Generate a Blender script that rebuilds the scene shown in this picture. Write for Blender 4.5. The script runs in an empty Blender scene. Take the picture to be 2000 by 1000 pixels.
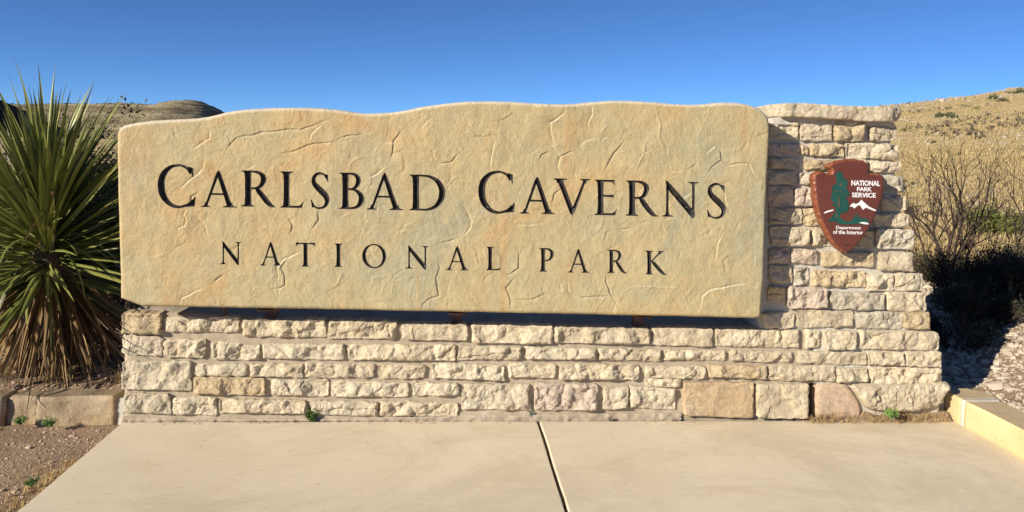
import bpy, math, random
import numpy as np
from mathutils import Vector, Matrix
from mathutils.geometry import delaunay_2d_cdt

random.seed(7)
rng = np.random.RandomState(11)
R = math.radians
SC = bpy.context.scene
COL = SC.collection

# ------------------------------------------------------------------ camera
FOC, YAW, PITCH, ROLL, SHIFT = 1500.0, R(4.6), R(3.0), .027, -.069
CAM = np.array([0.0, -4.45, 1.62])
_F = np.array([math.sin(YAW)*math.cos(PITCH), math.cos(YAW)*math.cos(PITCH), -math.sin(PITCH)])
_R0 = np.array([math.cos(YAW), -math.sin(YAW), 0.0])
_U0 = np.cross(_R0, _F)
_R = _R0*math.cos(ROLL) + _U0*math.sin(ROLL)
_U = np.cross(_R, _F)
cd = bpy.data.cameras.new('camera')
cam = bpy.data.objects.new('camera', cd); COL.objects.link(cam)
cd.sensor_width = 36.0; cd.lens = 36.0*FOC/2000.0; cd.shift_y = SHIFT
cd.clip_start = .05; cd.clip_end = 6000
cam.matrix_world = Matrix(((_R[0], _U[0], -_F[0], CAM[0]), (_R[1], _U[1], -_F[1], CAM[1]),
                           (_R[2], _U[2], -_F[2], CAM[2]), (0, 0, 0, 1)))
SC.camera = cam

# ------------------------------------------------------------------ sky, sun, exposure
SUN = Vector((1.55, 1.0, -.78)).normalized()           # direction the sunlight travels
EL = math.asin(-SUN.z); AZ = math.atan2(-SUN.x, -SUN.y)
W = bpy.data.worlds.new("World"); SC.world = W; W.use_nodes = True
wn = W.node_tree; wn.nodes.clear()
sky = wn.nodes.new('ShaderNodeTexSky'); sky.sky_type = 'NISHITA'; sky.sun_disc = False
sky.sun_elevation = EL; sky.sun_rotation = AZ
sky.altitude = 3000; sky.air_density = .60; sky.dust_density = 0.0; sky.ozone_density = 8.5
bg = wn.nodes.new('ShaderNodeBackground'); bg.inputs[1].default_value = .078
hs = wn.nodes.new('ShaderNodeHueSaturation'); hs.inputs['Saturation'].default_value = .98; hs.inputs['Hue'].default_value = .496
wo = wn.nodes.new('ShaderNodeOutputWorld')
wn.links.new(sky.outputs[0], hs.inputs['Color']); wn.links.new(hs.outputs[0], bg.inputs[0]); wn.links.new(bg.outputs[0], wo.inputs[0])
sl = bpy.data.lights.new('sun', 'SUN'); sl.energy = 4.4; sl.angle = R(.53); sl.color = (1.0, .92, .78)
sun = bpy.data.objects.new('sun', sl); COL.objects.link(sun)
sun.rotation_euler = SUN.to_track_quat('-Z', 'Y').to_euler()
SC.view_settings.view_transform = 'Standard'; SC.view_settings.look = 'None'
SC.view_settings.gamma = 1.0; SC.view_settings.exposure = .76
SC.view_settings.use_curve_mapping = False
SC.cycles.max_bounces = 6

# ------------------------------------------------------------------ measuring: photo pixel -> point on a real plane
def rays(px, py):
    px = np.asarray(px, float)[..., None]; py = np.asarray(py, float)[..., None]
    return _F + _R*(px-1000)/FOC + _U*((500-py)/FOC + SHIFT*2000/FOC)
def PY(px, py, y=0.0):                                   # on the vertical plane Y = y
    d = rays(px, py); t = (np.asarray(y, float)-CAM[1])/d[..., 1]
    return CAM + d*t[..., None]
def GZ(px, py, z=0.0):                                   # on the horizontal plane Z = z
    d = rays(px, py); t = (np.asarray(z, float)-CAM[2])/d[..., 2]
    return CAM + d*t[..., None]

# ------------------------------------------------------------------ numpy noise
def _h(ix, iy, iz, s):
    n = (ix.astype(np.int64)*374761393 + iy.astype(np.int64)*668265263 + iz.astype(np.int64)*2147483647 + s*974634777) & 0xffffffff
    n = ((n ^ (n >> 13))*1274126177) & 0xffffffff
    n = ((n ^ (n >> 16))*2246822519) & 0xffffffff
    return ((n ^ (n >> 15)) & 0xffffff)/float(0xffffff)
def vnoise(x, y, z=None, s=0):
    x = np.asarray(x, float); y = np.asarray(y, float); z = np.zeros_like(x) if z is None else np.asarray(z, float)
    ix, iy, iz = np.floor(x), np.floor(y), np.floor(z)
    fx, fy, fz = x-ix, y-iy, z-iz
    fx = fx*fx*(3-2*fx); fy = fy*fy*(3-2*fy); fz = fz*fz*(3-2*fz)
    r = 0
    for a in (0, 1):
        for b in (0, 1):
            for c in (0, 1):
                r = r + _h(ix+a, iy+b, iz+c, s)*(fx if a else 1-fx)*(fy if b else 1-fy)*(fz if c else 1-fz)
    return r*2-1
def fbm(x, y, z=None, s=0, o=4, g=.5):
    r = 0; a = 1; t = 0; f = 1
    for k in range(o):
        r = r + a*vnoise(np.asarray(x)*f, np.asarray(y)*f, None if z is None else np.asarray(z)*f, s+k*7); t += a; a *= g; f *= 2.03
    return r/t
def sstep(a, b, x):
    t = np.clip((x-a)/(b-a), 0, 1); return t*t*(3-2*t)

# ------------------------------------------------------------------ object helpers
def mesh_obj(name, V, F, mat, parent=None, smooth=True):
    me = bpy.data.meshes.new(name)
    V = np.asarray(V, float)
    me.from_pydata(V.tolist(), [], F if isinstance(F, list) else np.asarray(F).tolist())
    me.update()
    if smooth: me.polygons.foreach_set('use_smooth', [True]*len(me.polygons))
    for m in (mat if isinstance(mat, (list, tuple)) else [mat]): me.materials.append(m)
    o = bpy.data.objects.new(name, me); COL.objects.link(o)
    if parent is not None: o.parent = parent; o.matrix_parent_inverse = Matrix.Identity(4)
    return o
def tris_obj(name, V, mat, parent=None, smooth=False, n=3):
    V = np.asarray(V, float).reshape(-1, 3); k = len(V)//n
    me = bpy.data.meshes.new(name)
    me.vertices.add(len(V)); me.vertices.foreach_set('co', V.ravel())
    me.loops.add(k*n); me.loops.foreach_set('vertex_index', np.arange(k*n, dtype=np.int32))
    me.polygons.add(k); me.polygons.foreach_set('loop_start', np.arange(0, k*n, n, dtype=np.int32))
    me.polygons.foreach_set('loop_total', np.full(k, n, dtype=np.int32))
    me.update(calc_edges=True)
    for m in (mat if isinstance(mat, (list, tuple)) else [mat]): me.materials.append(m)
    o = bpy.data.objects.new(name, me); COL.objects.link(o)
    if parent is not None: o.parent = parent
    return o
def thing(name, label, cat, loc=(0, 0, 0), group=None):
    o = bpy.data.objects.new(name, None); COL.objects.link(o); o.location = loc
    o.empty_display_size = .1
    o['label'] = label; o['category'] = cat
    if group: o['group'] = group
    return o
def tag(o, label=None, cat=None, group=None, kind=None):
    if label: o['label'] = label
    if cat: o['category'] = cat
    if group: o['group'] = group
    if kind: o['kind'] = kind
    return o

# ------------------------------------------------------------------ materials
class NT:
    def __init__(s, name):
        s.m = bpy.data.materials.new(name); s.m.use_nodes = True; s.t = s.m.node_tree; s.t.nodes.clear()
        s.out = s.n('ShaderNodeOutputMaterial'); s.b = s.n('ShaderNodeBsdfPrincipled'); s.l(s.b.outputs[0], s.out.inputs[0])
        s.tc = s.n('ShaderNodeTexCoord'); s.co = s.tc.outputs['Object']
    def n(s, t): return s.t.nodes.new(t)
    def l(s, a, b): s.t.links.new(a, b)
    def rnd(s, k=40.0):                                  # shift the texture per object
        oi = s.n('ShaderNodeObjectInfo'); v = s.n('ShaderNodeVectorMath'); v.operation = 'ADD'
        m = s.n('ShaderNodeMath'); m.operation = 'MULTIPLY'; m.inputs[1].default_value = k
        s.l(oi.outputs['Random'], m.inputs[0]); s.l(s.co, v.inputs[0]); s.l(m.outputs[0], v.inputs[1])
        s.co = v.outputs[0]; s.random = oi.outputs['Random']; return s
    def map(s, sc):
        m = s.n('ShaderNodeMapping'); m.inputs['Scale'].default_value = sc; s.l(s.co, m.inputs[0]); return m.outputs[0]
    def noise(s, scale, detail=4, rough=.55, co=None, dist=0.0):
        x = s.n('ShaderNodeTexNoise'); x.inputs['Scale'].default_value = scale; x.inputs['Detail'].default_value = detail
        x.inputs['Roughness'].default_value = rough; x.inputs['Distortion'].default_value = dist
        s.l(co or s.co, x.inputs['Vector']); return x.outputs[0]
    def vor(s, scale, feat='F1', co=None, rand=1.0):
        x = s.n('ShaderNodeTexVoronoi'); x.feature = feat; x.inputs['Scale'].default_value = scale; x.inputs['Randomness'].default_value = rand
        s.l(co or s.co, x.inputs['Vector']); return x.outputs[0] if feat != 'DISTANCE_TO_EDGE' else x.outputs['Distance']
    def ramp(s, fac, stops):
        r = s.n('ShaderNodeValToRGB'); s.l(fac, r.inputs[0]); e = r.color_ramp.elements
        while len(e) < len(stops): e.new(.5)
        for k, (p, c) in enumerate(stops):
            e[k].position = p; e[k].color = (c if isinstance(c, (tuple, list)) else (c, c, c)) + ((1,) if isinstance(c, (tuple, list)) else (1,)) if not isinstance(c, (tuple, list)) else tuple(c)+(1,)
        return r.outputs[0]
    def mix(s, f, a, b, mode='MIX'):
        x = s.n('ShaderNodeMix'); x.data_type = 'RGBA'; x.blend_type = mode
        for v, i in ((f, 0), (a, 6), (b, 7)):
            if isinstance(v, (int, float)): x.inputs[i].default_value = v
            elif isinstance(v, (tuple, list)): x.inputs[i].default_value = tuple(v)+(1,)
            else: s.l(v, x.inputs[i])
        return x.outputs[2]
    def math(s, op, a, b=0.0):
        x = s.n('ShaderNodeMath'); x.operation = op
        for v, i in ((a, 0), (b, 1)):
            if isinstance(v, (int, float)): x.inputs[i].default_value = v
            else: s.l(v, x.inputs[i])
        return x.outputs[0]
    def bump(s, h, dist, strength=1.0, prev=None):
        x = s.n('ShaderNodeBump'); x.inputs['Distance'].default_value = dist; x.inputs['Strength'].default_value = strength
        s.l(h, x.inputs['Height'])
        if prev is not None: s.l(prev, x.inputs['Normal'])
        return x.outputs[0]
    def end(s, col, rough=.9, nrm=None, spec=.25):
        if isinstance(col, (tuple, list)): s.b.inputs['Base Color'].default_value = tuple(col)+(1,)
        else: s.l(col, s.b.inputs['Base Color'])
        if isinstance(rough, (int, float)): s.b.inputs['Roughness'].default_value = rough
        else: s.l(rough, s.b.inputs['Roughness'])
        s.b.inputs['Specular IOR Level'].default_value = spec
        if nrm is not None: s.l(nrm, s.b.inputs['Normal'])
        return s.m

def m_stone(name, a, b, stain, stain_amt=.5, vary=.12):
    s = NT(name).rnd()
    c = s.ramp(s.noise(9, 5, .65), [(.32, a), (.68, b)])
    st = s.ramp(s.noise(13, 4, .6, dist=.6), [(.52, 0.0), (.70, 1.0)])
    c = s.mix(s.math('MULTIPLY', st, stain_amt), c, stain)
    g = s.ramp(s.noise(30, 4, .7), [(.35, (.80, .80, .82)), (.6, (1.06, 1.05, 1.03))])
    c = s.mix(1.0, c, g, 'MULTIPLY')
    pit = s.ramp(s.noise(95, 3, .7), [(.30, (.62, .56, .50)), (.42, (1, 1, 1))])
    c = s.mix(.55, c, pit, 'MULTIPLY')
    v = s.n('ShaderNodeMapRange'); s.l(s.random, v.inputs[0]); v.inputs[3].default_value = 1-vary; v.inputs[4].default_value = 1+vary*.6
    h = s.n('ShaderNodeHueSaturation'); s.l(c, h.inputs['Color']); s.l(v.outputs[0], h.inputs['Value'])
    n1 = s.bump(s.noise(55, 7, .74, dist=.8), .015, 1.0)
    n2 = s.bump(s.noise(230, 4, .7), .0028, 1.0, n1)
    return s.end(h.outputs[0], .95, n2, .15)
LIME = m_stone('limestone', (.60, .50, .345), (.755, .655, .48), (.62, .45, .25), .35)
WHITE = m_stone('pale_limestone', (.62, .53, .38), (.745, .655, .49), (.64, .52, .36), .35)
OCHRE = m_stone('ochre_limestone', (.57, .44, .265), (.69, .565, .375), (.56, .37, .18), .45)
PINK = m_stone('pinkish_limestone', (.59, .475, .365), (.69, .58, .465), (.57, .38, .25), .3)
GREY = m_stone('grey_limestone', (.54, .475, .36), (.66, .59, .46), (.50, .38, .24), .3)
APRI = m_stone('apricot_sandstone', (.60, .43, .25), (.70, .54, .35), (.56, .50, .42), .45)
ROSE = m_stone('rose_sandstone', (.58, .42, .29), (.64, .49, .35), (.60, .50, .38), .4)

s = NT('mortar')
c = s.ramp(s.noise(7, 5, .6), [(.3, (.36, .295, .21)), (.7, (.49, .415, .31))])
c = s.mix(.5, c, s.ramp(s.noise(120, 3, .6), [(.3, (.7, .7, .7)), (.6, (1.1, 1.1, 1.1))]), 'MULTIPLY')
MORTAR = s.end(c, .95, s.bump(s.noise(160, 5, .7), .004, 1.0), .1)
s = NT('pier_mortar')
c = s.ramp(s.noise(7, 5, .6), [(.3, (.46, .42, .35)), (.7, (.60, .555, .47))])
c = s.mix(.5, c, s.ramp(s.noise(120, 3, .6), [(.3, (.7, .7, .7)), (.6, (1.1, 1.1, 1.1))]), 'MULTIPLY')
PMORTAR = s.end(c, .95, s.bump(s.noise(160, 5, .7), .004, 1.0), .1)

# cast stone of the sign face
s = NT('cast_sandstone')
c = s.ramp(s.noise(1.15, 6, .66, dist=1.0), [(.34, (.375, .335, .215)), (.45, (.43, .36, .205)), (.54, (.465, .36, .19)), (.64, (.475, .315, .14))])
c = s.mix(s.math('MULTIPLY', s.ramp(s.noise(2.6, 4, .6, dist=.5), [(.53, 0.0), (.72, 1.0)]), .6), c, (.37, .335, .22))
stk = s.noise(1.0, 4, .65, co=s.map((5.0, 1.0, .35)), dist=.4)
c = s.mix(s.math('MULTIPLY', s.ramp(stk, [(.60, 0.0), (.74, 1.0)]), .50), c, (.47, .265, .11))
stk2 = s.noise(1.0, 3, .6, co=s.map((16.0, 1.0, .7)))
c = s.mix(s.math('MULTIPLY', s.ramp(stk2, [(.62, 0.0), (.75, 1.0)]), .30), c, (.48, .28, .12))
c = s.mix(.55, c, s.ramp(s.noise(22, 5, .7), [(.32, (.82, .80, .76)), (.62, (1.07, 1.06, 1.05))]), 'MULTIPLY')
sp = s.ramp(s.noise(75, 2, .5), [(.26, (.60, .50, .38)), (.36, (1, 1, 1))])
c = s.mix(.5, c, sp, 'MULTIPLY')
# skim-coat folds: warped cell edges, switched on only in patches
wv = s.n('ShaderNodeVectorMath'); wv.operation = 'ADD'
wx = s.n('ShaderNodeTexNoise'); wx.inputs['Scale'].default_value = 5.0; wx.inputs['Detail'].default_value = 3
s.l(s.co, wx.inputs['Vector'])
wsc = s.n('ShaderNodeVectorMath'); wsc.operation = 'SCALE'; wsc.inputs['Scale'].default_value = .22; s.l(wx.outputs['Color'], wsc.inputs[0])
s.l(s.co, wv.inputs[0]); s.l(wsc.outputs[0], wv.inputs[1])
ed = s.vor(7.5, 'DISTANCE_TO_EDGE', wv.outputs[0])
rid = s.ramp(ed, [(0.0, 1.0), (.035, .25), (.12, 0.0)])
msk = s.ramp(s.noise(4.5, 2, .5), [(.54, 0.0), (.66, 1.0)])
ridm = s.math('MULTIPLY', rid, msk)
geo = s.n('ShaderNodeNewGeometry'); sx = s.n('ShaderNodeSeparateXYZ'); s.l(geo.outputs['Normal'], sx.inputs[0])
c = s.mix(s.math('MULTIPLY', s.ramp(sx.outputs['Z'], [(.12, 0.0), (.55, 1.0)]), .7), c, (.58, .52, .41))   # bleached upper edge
n = s.bump(ridm, .0025, .6)
n = s.bump(s.noise(14, 5, .6, co=s.map((1.0, 1.0, .8)), dist=1.2), .014, .45, n)
n = s.bump(s.noise(48, 5, .65, dist=.5), .0045, .7, n)
n = s.bump(s.noise(1.0, 5, .75, co=s.map((95.0, 95.0, 26.0)), dist=.6), .0016, .5, n)
n = s.bump(s.noise(180, 3, .6), .0012, .6, n)
PANEL = s.end(c, .72, n, .3)

s = NT('black_letter_paint')
c = s.ramp(s.noise(40, 3, .6), [(.3, (.018, .015, .015)), (.7, (.045, .038, .036))])
BLACK = s.end(c, .36, s.bump(s.noise(150, 2, .5), .001, .5), .5)

s = NT('brushed_concrete')
base = s.ramp(s.noise(1.1, 5, .6, dist=.4), [(.3, (.62, .53, .385)), (.7, (.72, .63, .475))])
st = s.ramp(s.noise(1.0, 5, .7, co=s.map((1.0, 2.6, 1.0)), dist=.6), [(.52, 0.0), (.75, 1.0)])
base = s.mix(s.math('MULTIPLY', st, .55), base, (.47, .36, .22))
st = s.ramp(s.noise(.8, 6, .75, dist=1.2), [(.48, 0.0), (.62, 1.0)])
base = s.mix(s.math('MULTIPLY', st, .45), base, (.50, .42, .30))
st = s.ramp(s.noise(7, 5, .8, co=s.map((1.0, 1.8, 1.0)), dist=.5), [(.60, 0.0), (.72, 1.0)])
base = s.mix(s.math('MULTIPLY', st, .40), base, (.48, .34, .20))
fine = s.noise(1.0, 4, .7, co=s.map((3.0, 70.0, 3.0)))
base = s.mix(.5, base, s.ramp(fine, [(.3, (.88, .87, .85)), (.7, (1.06, 1.06, 1.05))]), 'MULTIPLY')
spk = s.ramp(s.noise(38, 2, .6), [(.27, (.50, .42, .33)), (.33, (1, 1, 1))])
base = s.mix(.55, base, spk, 'MULTIPLY')
pale = s.ramp(s.noise(2.3, 4, .65), [(.55, 0.0), (.72, 1.0)])
base = s.mix(s.math('MULTIPLY', pale, .25), base, (.62, .56, .46))
n = s.bump(fine, .0012, .7)
n = s.bump(s.noise(140, 4, .7), .0012, .8, n)
CONC = s.end(base, .88, n, .25)

def m_simple(name, a, b, scale=20, rough=.9, bumpd=.003, bscale=60, spec=.2, rnd=False):
    s = NT(name)
    if rnd: s.rnd()
    c = s.ramp(s.noise(scale, 4, .6), [(.3, a), (.7, b)])
    return s.end(c, rough, s.bump(s.noise(bscale, 4, .65), bumpd, 1.0), spec)
YKERB = None
s = NT('yellow_sandstone_kerb')
c = s.ramp(s.noise(3.5, 5, .6, dist=.5), [(.3, (.53, .40, .205)), (.65, (.63, .49, .275))])
geo = s.n('ShaderNodeNewGeometry'); sx = s.n('ShaderNodeSeparateXYZ'); s.l(geo.outputs['Normal'], sx.inputs[0])
dirt = s.math('MULTIPLY', s.ramp(sx.outputs['Z'], [(.6, 0.0), (.9, 1.0)]), s.ramp(s.noise(9, 5, .7), [(.25, .35), (.6, 1.0)]))
c = s.mix(dirt, c, (.50, .385, .235))                      # settled dust and wear on the trodden top face
c = s.mix(.4, c, s.ramp(s.noise(60, 4, .7), [(.3, (.75, .72, .68)), (.6, (1.08, 1.08, 1.06))]), 'MULTIPLY')
YKERB = s.end(c, .85, s.bump(s.noise(70, 5, .7), .003, 1.0), .2)
s = NT('brown_sandstone_kerb')
c = s.ramp(s.noise(5, 5, .6, dist=.8), [(.3, (.26, .19, .115)), (.65, (.46, .365, .24))])
c = s.mix(s.math('MULTIPLY', s.ramp(s.noise(4, 4, .7), [(.5, 0.0), (.7, 1.0)]), .6), c, (.46, .27, .10))
geo = s.n('ShaderNodeNewGeometry'); sx = s.n('ShaderNodeSeparateXYZ'); s.l(geo.outputs['Normal'], sx.inputs[0])
dirt = s.math('MULTIPLY', s.ramp(sx.outputs['Z'], [(.6, 0.0), (.9, 1.0)]), s.ramp(s.noise(7, 5, .7), [(.3, .4), (.6, 1.0)]))
c = s.mix(dirt, c, (.23, .17, .11))
BKERB = s.end(c, .9, s.bump(s.noise(45, 6, .7), .008, 1.0), .2)
DIRT = NT('stony_dirt'); s = DIRT
c = s.ramp(s.noise(2.2, 6, .65), [(.3, (.28, .185, .125)), (.5, (.38, .27, .185)), (.7, (.47, .36, .25))])
c = s.mix(.6, c, s.ramp(s.noise(40, 5, .7), [(.3, (.6, .58, .56)), (.65, (1.15, 1.13, 1.1))]), 'MULTIPLY')
geo = s.n('ShaderNodeNewGeometry'); sx = s.n('ShaderNodeSeparateXYZ'); s.l(geo.outputs['Position'], sx.inputs[0])
far = s.ramp(s.math('MULTIPLY', sx.outputs['Y'], .1), [(.25, 0.0), (.75, 1.0)])
gr = s.ramp(s.noise(.35, 7, .68), [(.34, (.40, .30, .15)), (.5, (.52, .39, .19)), (.66, (.60, .455, .23))])
strata = s.noise(1.0, 7, .7, co=s.map((.045, .02, .9)), dist=.5)
gr = s.mix(s.math('MULTIPLY', s.ramp(strata, [(.54, 0.0), (.62, 1.0)]), .75), gr, (.42, .37, .30))
gr = s.mix(.7, gr, s.ramp(s.noise(1.3, 8, .8), [(.36, (.55, .55, .52)), (.55, (1.05, 1.05, 1.05))]), 'MULTIPLY')
c = s.mix(far, c, gr)
GROUND = s.end(c, .97, s.bump(s.noise(30, 8, .75), .03, 1.0), .1)
PEB = m_simple('pebbles', (.30, .20, .14), (.56, .44, .32), 8, .9, .003, 90)
PEB2 = m_simple('pale_gravel', (.34, .27, .20), (.58, .49, .38), 8, .9, .003, 90)
ROCK = m_simple('hill_limestone', (.32, .28, .22), (.48, .42, .33), 3, .95, .02, 20)
s = NT('far_hill')
st1 = s.noise(1.0, 8, .7, co=s.map((.012, .012, .55)), dist=.3)
c = s.ramp(st1, [(.36, (.20, .165, .10)), (.5, (.36, .29, .18)), (.62, (.48, .40, .26))])
c = s.mix(.8, c, s.ramp(s.noise(.35, 8, .8), [(.38, (.42, .44, .40)), (.56, (1.1, 1.08, 1.05))]), 'MULTIPLY')
FARHILL = s.end(c, 1.0, s.bump(s.noise(.5, 8, .8), 1.2, 1.0), .05)
s = NT('dark_scrub_hill')
c = s.ramp(s.noise(.3, 8, .8), [(.35, (.035, .036, .028)), (.65, (.10, .09, .065))])
DARKHILL = s.end(c, 1.0, s.bump(s.noise(.5, 8, .8), 1.5, 1.0), .05)

def m_leaf(name, a, b, tip, rough=.42, trans=.12, spec=.4):
    s = NT(name).rnd(9)
    c = s.ramp(s.noise(2.0, 3, .5), [(.3, a), (.7, b)])
    u = s.n('ShaderNodeMapRange'); s.l(s.random, u.inputs[0]); u.inputs[3].default_value = .7; u.inputs[4].default_value = 1.25
    h = s.n('ShaderNodeHueSaturation'); s.l(c, h.inputs['Color']); s.l(u.outputs[0], h.inputs['Value'])
    fib = s.noise(1.0, 3, .6, co=s.map((160.0, 160.0, 3.0)))
    c = s.mix(.4, h.outputs[0], s.ramp(fib, [(.3, (.7, .7, .65)), (.7, (1.15, 1.15, 1.1))]), 'MULTIPLY')
    if tip is not None:
        g = s.n('ShaderNodeSeparateXYZ'); s.l(s.tc.outputs['Generated'], g.inputs[0])
        c = s.mix(s.ramp(g.outputs['Z'], [(.90, 0.0), (1.0, 1.0)]), c, tip)
    s.b.inputs['Transmission Weight'].default_value = 0
    m = s.end(c, rough, None, spec)
    if trans:
        tl = s.n('ShaderNodeBsdfTranslucent'); s.l(c, tl.inputs[0]); mx = s.n('ShaderNodeMixShader'); mx.inputs[0].default_value = trans
        s.l(s.b.outputs[0], mx.inputs[1]); s.l(tl.outputs[0], mx.inputs[2]); s.l(mx.outputs[0], s.out.inputs[0])
    return m
YLEAF = m_leaf('yucca_green', (.12, .155, .030), (.31, .31, .085), (.12, .07, .03), .38, .1, .5)
YDEAD = m_leaf('yucca_dead', (.17, .095, .040), (.36, .24, .115), None, .75, .08, .2)
YTRUNK = m_simple('yucca_bark', (.07, .05, .035), (.16, .11, .07), 15, .95, .01, 50)
TWIG = m_simple('dark_twigs', (.040, .027, .022), (.085, .060, .047), 20, .9, .001, 60)
TWIG2 = m_simple('pale_twigs', (.22, .17, .12), (.36, .29, .21), 20, .9, .001, 60)
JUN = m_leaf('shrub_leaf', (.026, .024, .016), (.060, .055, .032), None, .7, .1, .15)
SAGE = m_leaf('scrub_leaf', (.075, .085, .045), (.14, .14, .075), None, .8, .15, .1)
SAGE2 = m_leaf('dry_scrub', (.13, .11, .075), (.25, .20, .13), None, .85, .15, .1)
GREENB = m_leaf('green_bush_leaf', (.10, .125, .03), (.20, .21, .06), None, .6, .2, .2)
WEED = m_leaf('weed_leaf', (.10, .18, .04), (.18, .29, .08), None, .6, .2, .2)
WEEDB = m_leaf('bluish_weed_leaf', (.13, .17, .15), (.20, .25, .21), None, .7, .15, .2)
STRAW = m_leaf('straw', (.42, .30, .14), (.62, .47, .25), None, .8, .25, .1)
HGRASS = m_leaf('hill_grass', (.52, .40, .20), (.70, .55, .30), None, .85, .25, .1)

# plaque paints and steel
s = NT('brown_plaque_paint')
c = s.ramp(s.noise(9, 4, .6), [(.3, (.112, .031, .022)), (.7, (.132, .038, .027))])
PBROWN = s.end(c, .5, s.bump(s.noise(90, 3, .6), .0015, .6), .4)
s = NT('chipped_sunlit_plaque_edge')
c = s.ramp(s.noise(22, 4, .6), [(.3, (.17, .048, .024)), (.7, (.26, .085, .035))])  # rim brown raised towards orange: the sunlit gloss is put into the colour
PEDGE = s.end(c, .4, s.bump(s.noise(60, 3, .6), .004, .8), .5)
PGREEN = m_simple('plaque_green', (.010, .062, .048), (.018, .085, .066), 20, .5, .0006, 200, .4)
PWHITE = m_simple('plaque_white', (.74, .74, .74), (.82, .82, .82), 20, .5, .0003, 200, .4)
STEEL = m_simple('rusty_steel', (.09, .045, .032), (.16, .08, .055), 30, .7, .001, 90, .4)

# ------------------------------------------------------------------ polygon filling
def in_poly(px, py, loops):                              # even-odd over several loops
    c = np.zeros(px.shape, bool)
    for L in loops:
        L = np.asarray(L); x0, y0 = L[:, 0], L[:, 1]; x1, y1 = np.roll(x0, -1), np.roll(y0, -1)
        for a, b, p, q in zip(x0, y0, x1, y1):
            if b == q: continue
            k = ((b > py) != (q > py)) & (px < (p-a)*(py-b)/(q-b)+a)
            c ^= k
    return c
def dist_loops(P, loops, closed=True):
    d = np.full(len(P), 1e9)
    for L in loops:
        L = np.asarray(L); A = L; B = np.roll(L, -1, 0)
        if not closed: A = L[:-1]; B = L[1:]
        for a, b in zip(A, B):
            ab = b-a; t = np.clip(((P-a)@ab)/max(ab@ab, 1e-14), 0, 1)
            q = P-a-t[:, None]*ab; d = np.minimum(d, np.hypot(q[:, 0], q[:, 1]))
    return d
def resample(L, step, closed=True):
    L = np.asarray(L, float); out = []
    n = len(L)
    for i in range(n if closed else n-1):
        a, b = L[i], L[(i+1) % n]; k = max(1, int(round(np.hypot(*(b-a))/step)))
        for j in range(k): out.append(a+(b-a)*j/k)
    if not closed: out.append(L[-1])
    return np.array(out)
def smooth_loop(L, it=2):
    L = np.asarray(L, float)
    for _ in range(it):
        n = np.roll(L, -1, 0); L = np.stack([L*.75+n*.25, L*.25+n*.75], 1).reshape(-1, 2)
    return L
def cdt(loops, pts, keep_inside):
    V = []; E = []
    for L in loops:
        o = len(V); V += [tuple(p) for p in L]; n = len(L); E += [(o+i, o+(i+1) % n) for i in range(n)]
    V += [tuple(p) for p in pts]
    r = delaunay_2d_cdt([Vector(v) for v in V], E, [], 0, 1e-7)
    P = np.array([tuple(v) for v in r[0]]); T = np.array([tuple(f) for f in r[2]])
    a, b, c = P[T[:, 0]], P[T[:, 1]], P[T[:, 2]]
    ar = (b[:, 0]-a[:, 0])*(c[:, 1]-a[:, 1])-(b[:, 1]-a[:, 1])*(c[:, 0]-a[:, 0])
    T[ar < 0] = T[ar < 0][:, ::-1]
    g = (a+b+c)/3
    k = keep_inside(g[:, 0], g[:, 1]) & (np.abs(ar) > 1e-12)
    return P, T[k]
def grid_pts(lo, hi, step, seed=0, jit=.25):
    xs = np.arange(lo[0], hi[0], step); ys = np.arange(lo[1], hi[1], step)
    X, Y = np.meshgrid(xs, ys); X = X + (np.arange(len(ys)) % 2)[:, None]*step*.5
    r = np.random.RandomState(seed); X = X+r.uniform(-jit, jit, X.shape)*step; Y = Y+r.uniform(-jit, jit, Y.shape)*step
    return np.stack([X.ravel(), Y.ravel()], 1)

def slab(name, outline, step, yfront, yback, mat, parent, hfun=None, seed=0, edge_mat=None):
    """vertical slab: outline in (x,z), front surface at yfront - hfun(P, dist to rim), walls back to yback"""
    L = resample(outline, step)
    G = grid_pts(L.min(0), L.max(0), step, seed)
    G = G[in_poly(G[:, 0], G[:, 1], [L])]
    D = dist_loops(G, [L]); G = G[D > step*.45]
    P, T = cdt([L], G, lambda x, y: in_poly(x, y, [L]))
    d = dist_loops(P, [L])
    yf = yfront(P) if callable(yfront) else np.full(len(P), yfront)
    y = yf-(hfun(P, d) if hfun else 0)
    V = np.stack([P[:, 0], y, P[:, 1]], 1)
    F = [tuple(t) for t in T]                            # x right, z up, seen from -y: ccw is outward
    # walls along the outline (first len(L) vertices are the outline)
    n = len(L); k = 3; rings = [list(range(n))]; VV = [V]; base = len(V)
    for j in range(1, k+1):
        t = j/k; w = V[:n].copy(); w[:, 1] = V[:n, 1]*(1-t)+yback*t
        w[:, [0, 2]] += .004*np.stack([vnoise(L[:, 0]*30, L[:, 1]*30, w[:, 1]*30, 5), vnoise(L[:, 0]*30, L[:, 1]*30, w[:, 1]*30, 6)], 1)
        VV.append(w); rings.append(list(range(base, base+n))); base += n
    area = 0.5*np.sum(L[:, 0]*np.roll(L[:, 1], -1)-np.roll(L[:, 0], -1)*L[:, 1])
    nf = len(F)
    for j in range(k):
        a, b = rings[j], rings[j+1]
        for i in range(n):
            q = (a[i], b[i], b[(i+1) % n], a[(i+1) % n])
            F.append(q if area > 0 else q[::-1])
    bf = rings[-1]; F.append(tuple(bf[::-1]) if area > 0 else tuple(bf))
    o = mesh_obj(name, np.concatenate(VV), F, [mat]+([edge_mat] if edge_mat else []), parent)
    return o, P, T

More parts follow.
